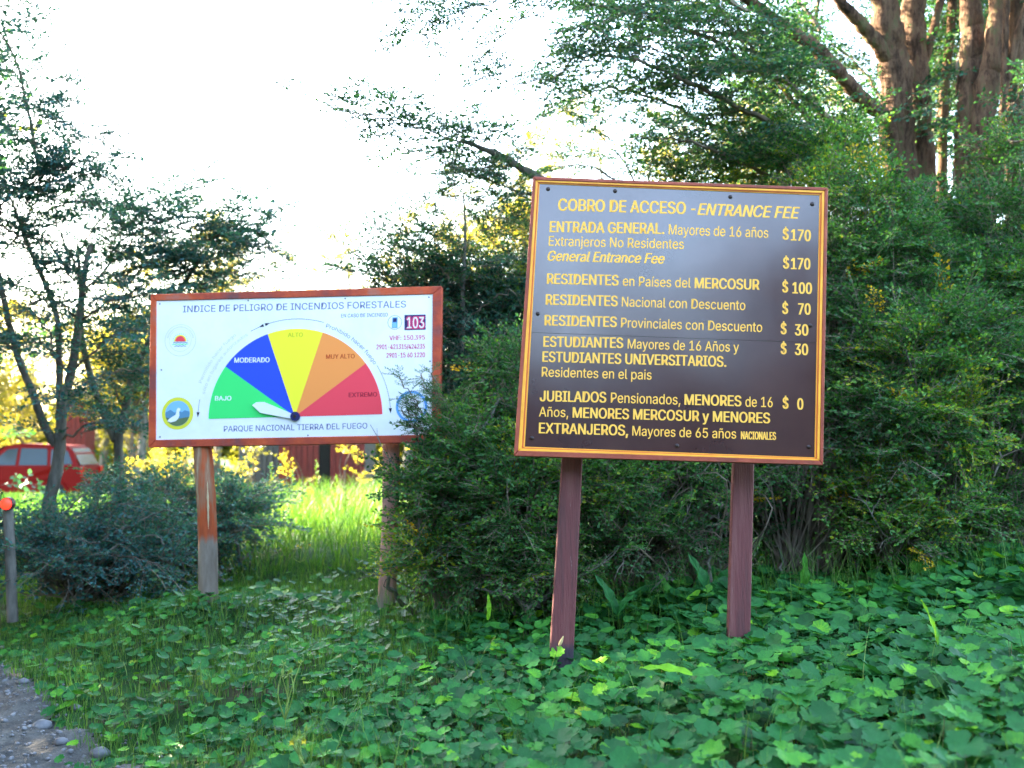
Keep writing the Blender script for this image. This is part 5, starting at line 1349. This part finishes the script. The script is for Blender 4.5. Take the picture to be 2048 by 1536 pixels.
grass('meadow_grass', 'tall pale green meadow grass behind the fire danger sign, between its two posts', x, y, rng.uniform(.12, .40, len(x)) * (1 + .7 * np.clip((y - 11) / 4, 0, 1)), rng.uniform(.006, .013, len(x)), np.clip(.45 + .22 * rng.normal(size=len(x)), 0, 1), .6)
x, y = scatter(16000, -18, 6, 16, 40)
grass('far_grass', 'rough grass around the red hut and the car, tinted dark for shade', x, y, rng.uniform(.15, .5, len(x)), rng.uniform(.02, .04, len(x)), np.clip(.22 + .15 * rng.normal(size=len(x)), 0, 1), .3)  # low tint darkens this grass in place of real shade
# seed spikes in the meadow
def spike(px, py0, py1, y, label, yellow=False):
    b, t = at(px, py0, y), at(px + rng.normal(0, 6), py1, y); mb = MB(); p = smooth_path([b, (b + t) / 2 + rng.normal(0, .01, 3), t], 4)
    e = empty('tall_weed', b, label=label, cat='weed', group='upright weeds in the meadow')
    tube(mb, p, .006, .003, 5, tint=.7); mb.build('stem', M['grass'], e)
    mb = MB(); L = np.linalg.norm(t - b)
    for k in range(46):
        f = rng.uniform(.25, 1.0); q = b + (t - b) * f; a = rng.uniform(0, 2 * PI); d = np.array([math.cos(a), math.sin(a), .7]); l = .05 * (1.25 - f) + .012
        s = norm(np.cross(d, [0, 0, 1.])[None])[0] * .008; mb.add([q - s * .4, q + d * l * .5 - s, q + d * l, q + d * l * .5 + s], [[0, 1, 2, 3]], tint=.75)
    mb.build('leaves', M['grass'], e)
for px, y0, y1, yy, lb in [(548, 1010, 925, 12.5, 'tallest upright weed left of centre in the meadow under the fire danger sign'), (590, 1000, 940, 12.8, 'upright weed in front of the dark red wall of the hut'),
                           (632, 1000, 918, 12.0, 'upright weed in front of the hut doorway'), (690, 1030, 975, 11.2, 'upright weed near the shrub covering the right post'), (668, 1015, 950, 12.2, 'upright weed just right of the hut doorway')]:
    spike(px, y0, y1, yy, lb)

# broad dock leaves, single plants
def blade_leaf(base, d, up, L, W, tint, parent, curl=.25):
    n = 7; t = np.linspace(0, 1, n); w = W * .5 * np.sin(np.clip(t * 1.0 + .06, 0, 1) * PI) ** .6 * (1 - .25 * t)
    d = norm(np.array([d], float))[0]; u = norm(np.array([up], float))[0]; s = norm(np.cross(d, u)[None])[0]; u = np.cross(s, d)
    c = np.array(base)[None] + d * (t * L)[:, None] - u * (curl * L * t * t)[:, None]
    rip = .03 * L * np.sin(t * 21)[:, None]
    l = c - s * w[:, None] + u * (w * .35)[:, None] + u * rip; r = c + s * w[:, None] + u * (w * .35)[:, None] - u * rip
    v = np.vstack([l, c, r]); q = []
    for i in range(n - 1): q += [[i, n + i, n + i + 1, i + 1], [n + i, 2 * n + i, 2 * n + i + 1, n + i + 1]]
    mb = MB(); mb.add(v, q, tint=tint); return mb.build('leaf', M['leaf_cover'], parent)
def dock(px, py, y, leaves, label):
    b = at(px, py, y); e = empty('dock_plant', b, label=label, cat='plant', group='broad-leaved docks')
    for (dx, dy, dz, L, W, t) in leaves: blade_leaf(b, (dx, dy, dz), (0 if abs(dz) < .9 else .3, -.4, 1 if abs(dz) < .9 else .3), L, W, t, e)
dock(1385, 1350, 4.3, [(-.95, -.1, .35, .20, .055, .9), (.9, .1, .15, .14, .07, .62)], 'bright yellow-green dock leaf lying on the ground cover between the maroon posts')
dock(1420, 1200, 6.6, [(-.25, -.1, .9, .30, .10, .5), (.35, -.2, .85, .26, .09, .45), (-.8, -.2, .5, .22, .08, .4)], 'dark broad dock in the shade left of the second maroon post')
dock(1345, 1215, 6.7, [(-.2, -.1, .9, .22, .08, .75), (.6, -.2, .6, .20, .08, .5)], 'small dock beside the dark hollow between the maroon posts')
dock(1600, 1190, 6.8, [(.25, -.1, .95, .26, .085, .8), (.7, -.3, .5, .18, .09, .5), (-.6, -.1, .6, .18, .07, .45)], 'dock with a brownish upright leaf right of the second maroon post')
dock(1235, 1230, 6.3, [(-.3, -.1, .85, .26, .08, .42), (.4, -.2, .8, .20, .07, .5)], 'dock right beside the first maroon post')
dock(1875, 1290, 4.2, [(-.12, 0, 1, .17, .02, .9), (.1, .1, .9, .08, .02, .7)], 'single upright pale blade above the ground cover at right')
dock(975, 1240, 6.3, [(.15, -.1, 1, .15, .035, .9)], 'upright pale green leaf in front of the shrub left of the fee sign')

# tall yellowish weeds on the slope, lower left
def weed(px, py0, y, H, label, flower):
    b = at(px, py0, y); e = empty('flowering_weed', b, label=label, cat='weed')
    mb = MB(); tips = []
    for k in range(5):
        t = b + np.array([rng.normal(0, .05), rng.normal(0, .04), H * rng.uniform(.7, 1)]); m_ = (b + t) / 2 + rng.normal(0, .02, 3)
        tube(mb, smooth_path([b, m_, t], 4), .0035, .0018, 4, tint=.95); tips.append(t)
    mb.build('stem', M['grass'], e)
    mb = MB()
    for t in tips:
        for _ in range(9):
            d = rng.normal(0, 1, 3) + [0, 0, .5]; d /= np.linalg.norm(d); s = norm(np.cross(d, [0.1, 0, 1.])[None])[0] * .005; l = rng.uniform(.015, .035)
            mb.add([t, t + d * l * .5 - s, t + d * l, t + d * l * .5 + s], [[0, 1, 2, 3]], tint=.9)
    mb.build('leaves', M['grass'], e)
    if flower:
        for t in tips[:flower]:
            mb = MB(); a = np.arange(8) * PI / 4
            v = [t + [0, 0, .004]] + [t + np.array([math.cos(q) * .011 * (1 if k % 2 else .6), -.004, math.sin(q) * .011 * (1 if k % 2 else .6)]) for k, q in enumerate(a)]
            mb.add(v, t=[[0, 1 + k, 1 + (k + 1) % 8] for k in range(8)]); mb.build('flower', flat_mat('flower_yellow', (.75, .55, .02, 1), .6), e)
weed(570, 1440, 4.6, .24, 'yellowish weed standing tallest on the leafy slope at lower left', 0)
weed(598, 1510, 4.0, .07, 'low weed with yellow flowers near the bottom edge', 2)
weed(600, 1125, 7.9, .14, 'weed with small yellow flowers right of the round post', 3)
# reed head against the first maroon post
rs = empty('grass_seed_head', at(1100, 1345, 5.2), label='single dry grass seed head leaning in front of the foot of the first maroon post', cat='grass stalk')
mb = MB(); a, b = at(1098, 1350, 5.2), at(1127, 1272, 5.2); tube(mb, smooth_path([a, (a + b) / 2 + [-.004, 0, 0], b], 4), .0016, .0012, 4, tint=.8); mb.build('stalk', M['grass'], rs)
mb = MB(); c = at(1118, 1292, 5.2); tube(mb, smooth_path([c, (c + b) / 2, b], 4), [.003, .007, .008, .0085, .008, .0065, .005, .004, .002], None, 7); mb.build('seed_head', flat_mat('straw', (.45, .33, .14, 1), .8), rs)

# ------------------------------------------------------------------ stones and pebbles
def stone_mesh(seed, n=7):
    g = np.random.default_rng(seed); v = []; th = np.arange(n) * 2 * PI / n
    prof = [(-.5, .55), (-.1, .98), (.25, .8), (.45, .35)]
    for z, r in prof:
        for t in th: v.append((r * math.cos(t) * .5 * g.uniform(.8, 1.15), r * math.sin(t) * .38 * g.uniform(.8, 1.15), z * .5 * g.uniform(.85, 1.1)))
    v.append((0, 0, .26)); q = [[k * n + j, k * n + (j + 1) % n, (k + 1) * n + (j + 1) % n, (k + 1) * n + j] for k in range(3) for j in range(n)]
    return np.array(v), np.array(q), np.array([[3 * n + j, 3 * n + (j + 1) % n, 4 * n] for j in range(n)])
ST = [stone_mesh(s) for s in range(6)]
x, y = scatter(12000, -4.4, -1.2, 3.6, 8.5, lambda x, y: (gravel_mask(x, y) > -.22) * np.where(gravel_mask(x, y) > 0, 1, .35))
mb = MB(); k = len(x); place(ST, np.stack([x, y, ground_z(x, y) + .014], -1), np.stack([rng.normal(0, .3, k), rng.normal(0, .3, k), np.ones(k)], -1), rng.uniform(0, 6.28, k), np.clip(rng.lognormal(math.log(.014), .55, k), .004, .045), np.full(k, .5), mb)
mb.build('gravel', M['stone'], smooth=True, label='loose grey pebbles on the track at lower left', cat='gravel', kind='stuff')
for i, (px, py, s, lb) in enumerate([(84, 1478, .10, 'pale stone on the gravel near the bottom left corner'), (122, 1506, .07, 'small bluish stone right of the pale stone on the gravel'), (150, 1440, .06, 'grey stone at the edge of the gravel below the leafy bank'),
                                (45, 1400, .07, 'flat grey stone far left on the gravel'), (200, 1520, .09, 'brown stone at the foot of the bare soil bank')]):
    d = F_ + R_ * (px - 1024) / FPX - U_ * (py - 768) / FPX; t = (-.24 - 1.2) / d[2]; P0 = CAM_POS + d * t; P0[2] = ground_z(P0[0], P0[1]) + .02
    v, q, tt = ST[i]; mb = MB(); mb.add(v * s * 1.15 + P0, q, tt); mb.build('stone', M['stone'], smooth=True, label=lb, cat='stone', group='stones on the gravel')
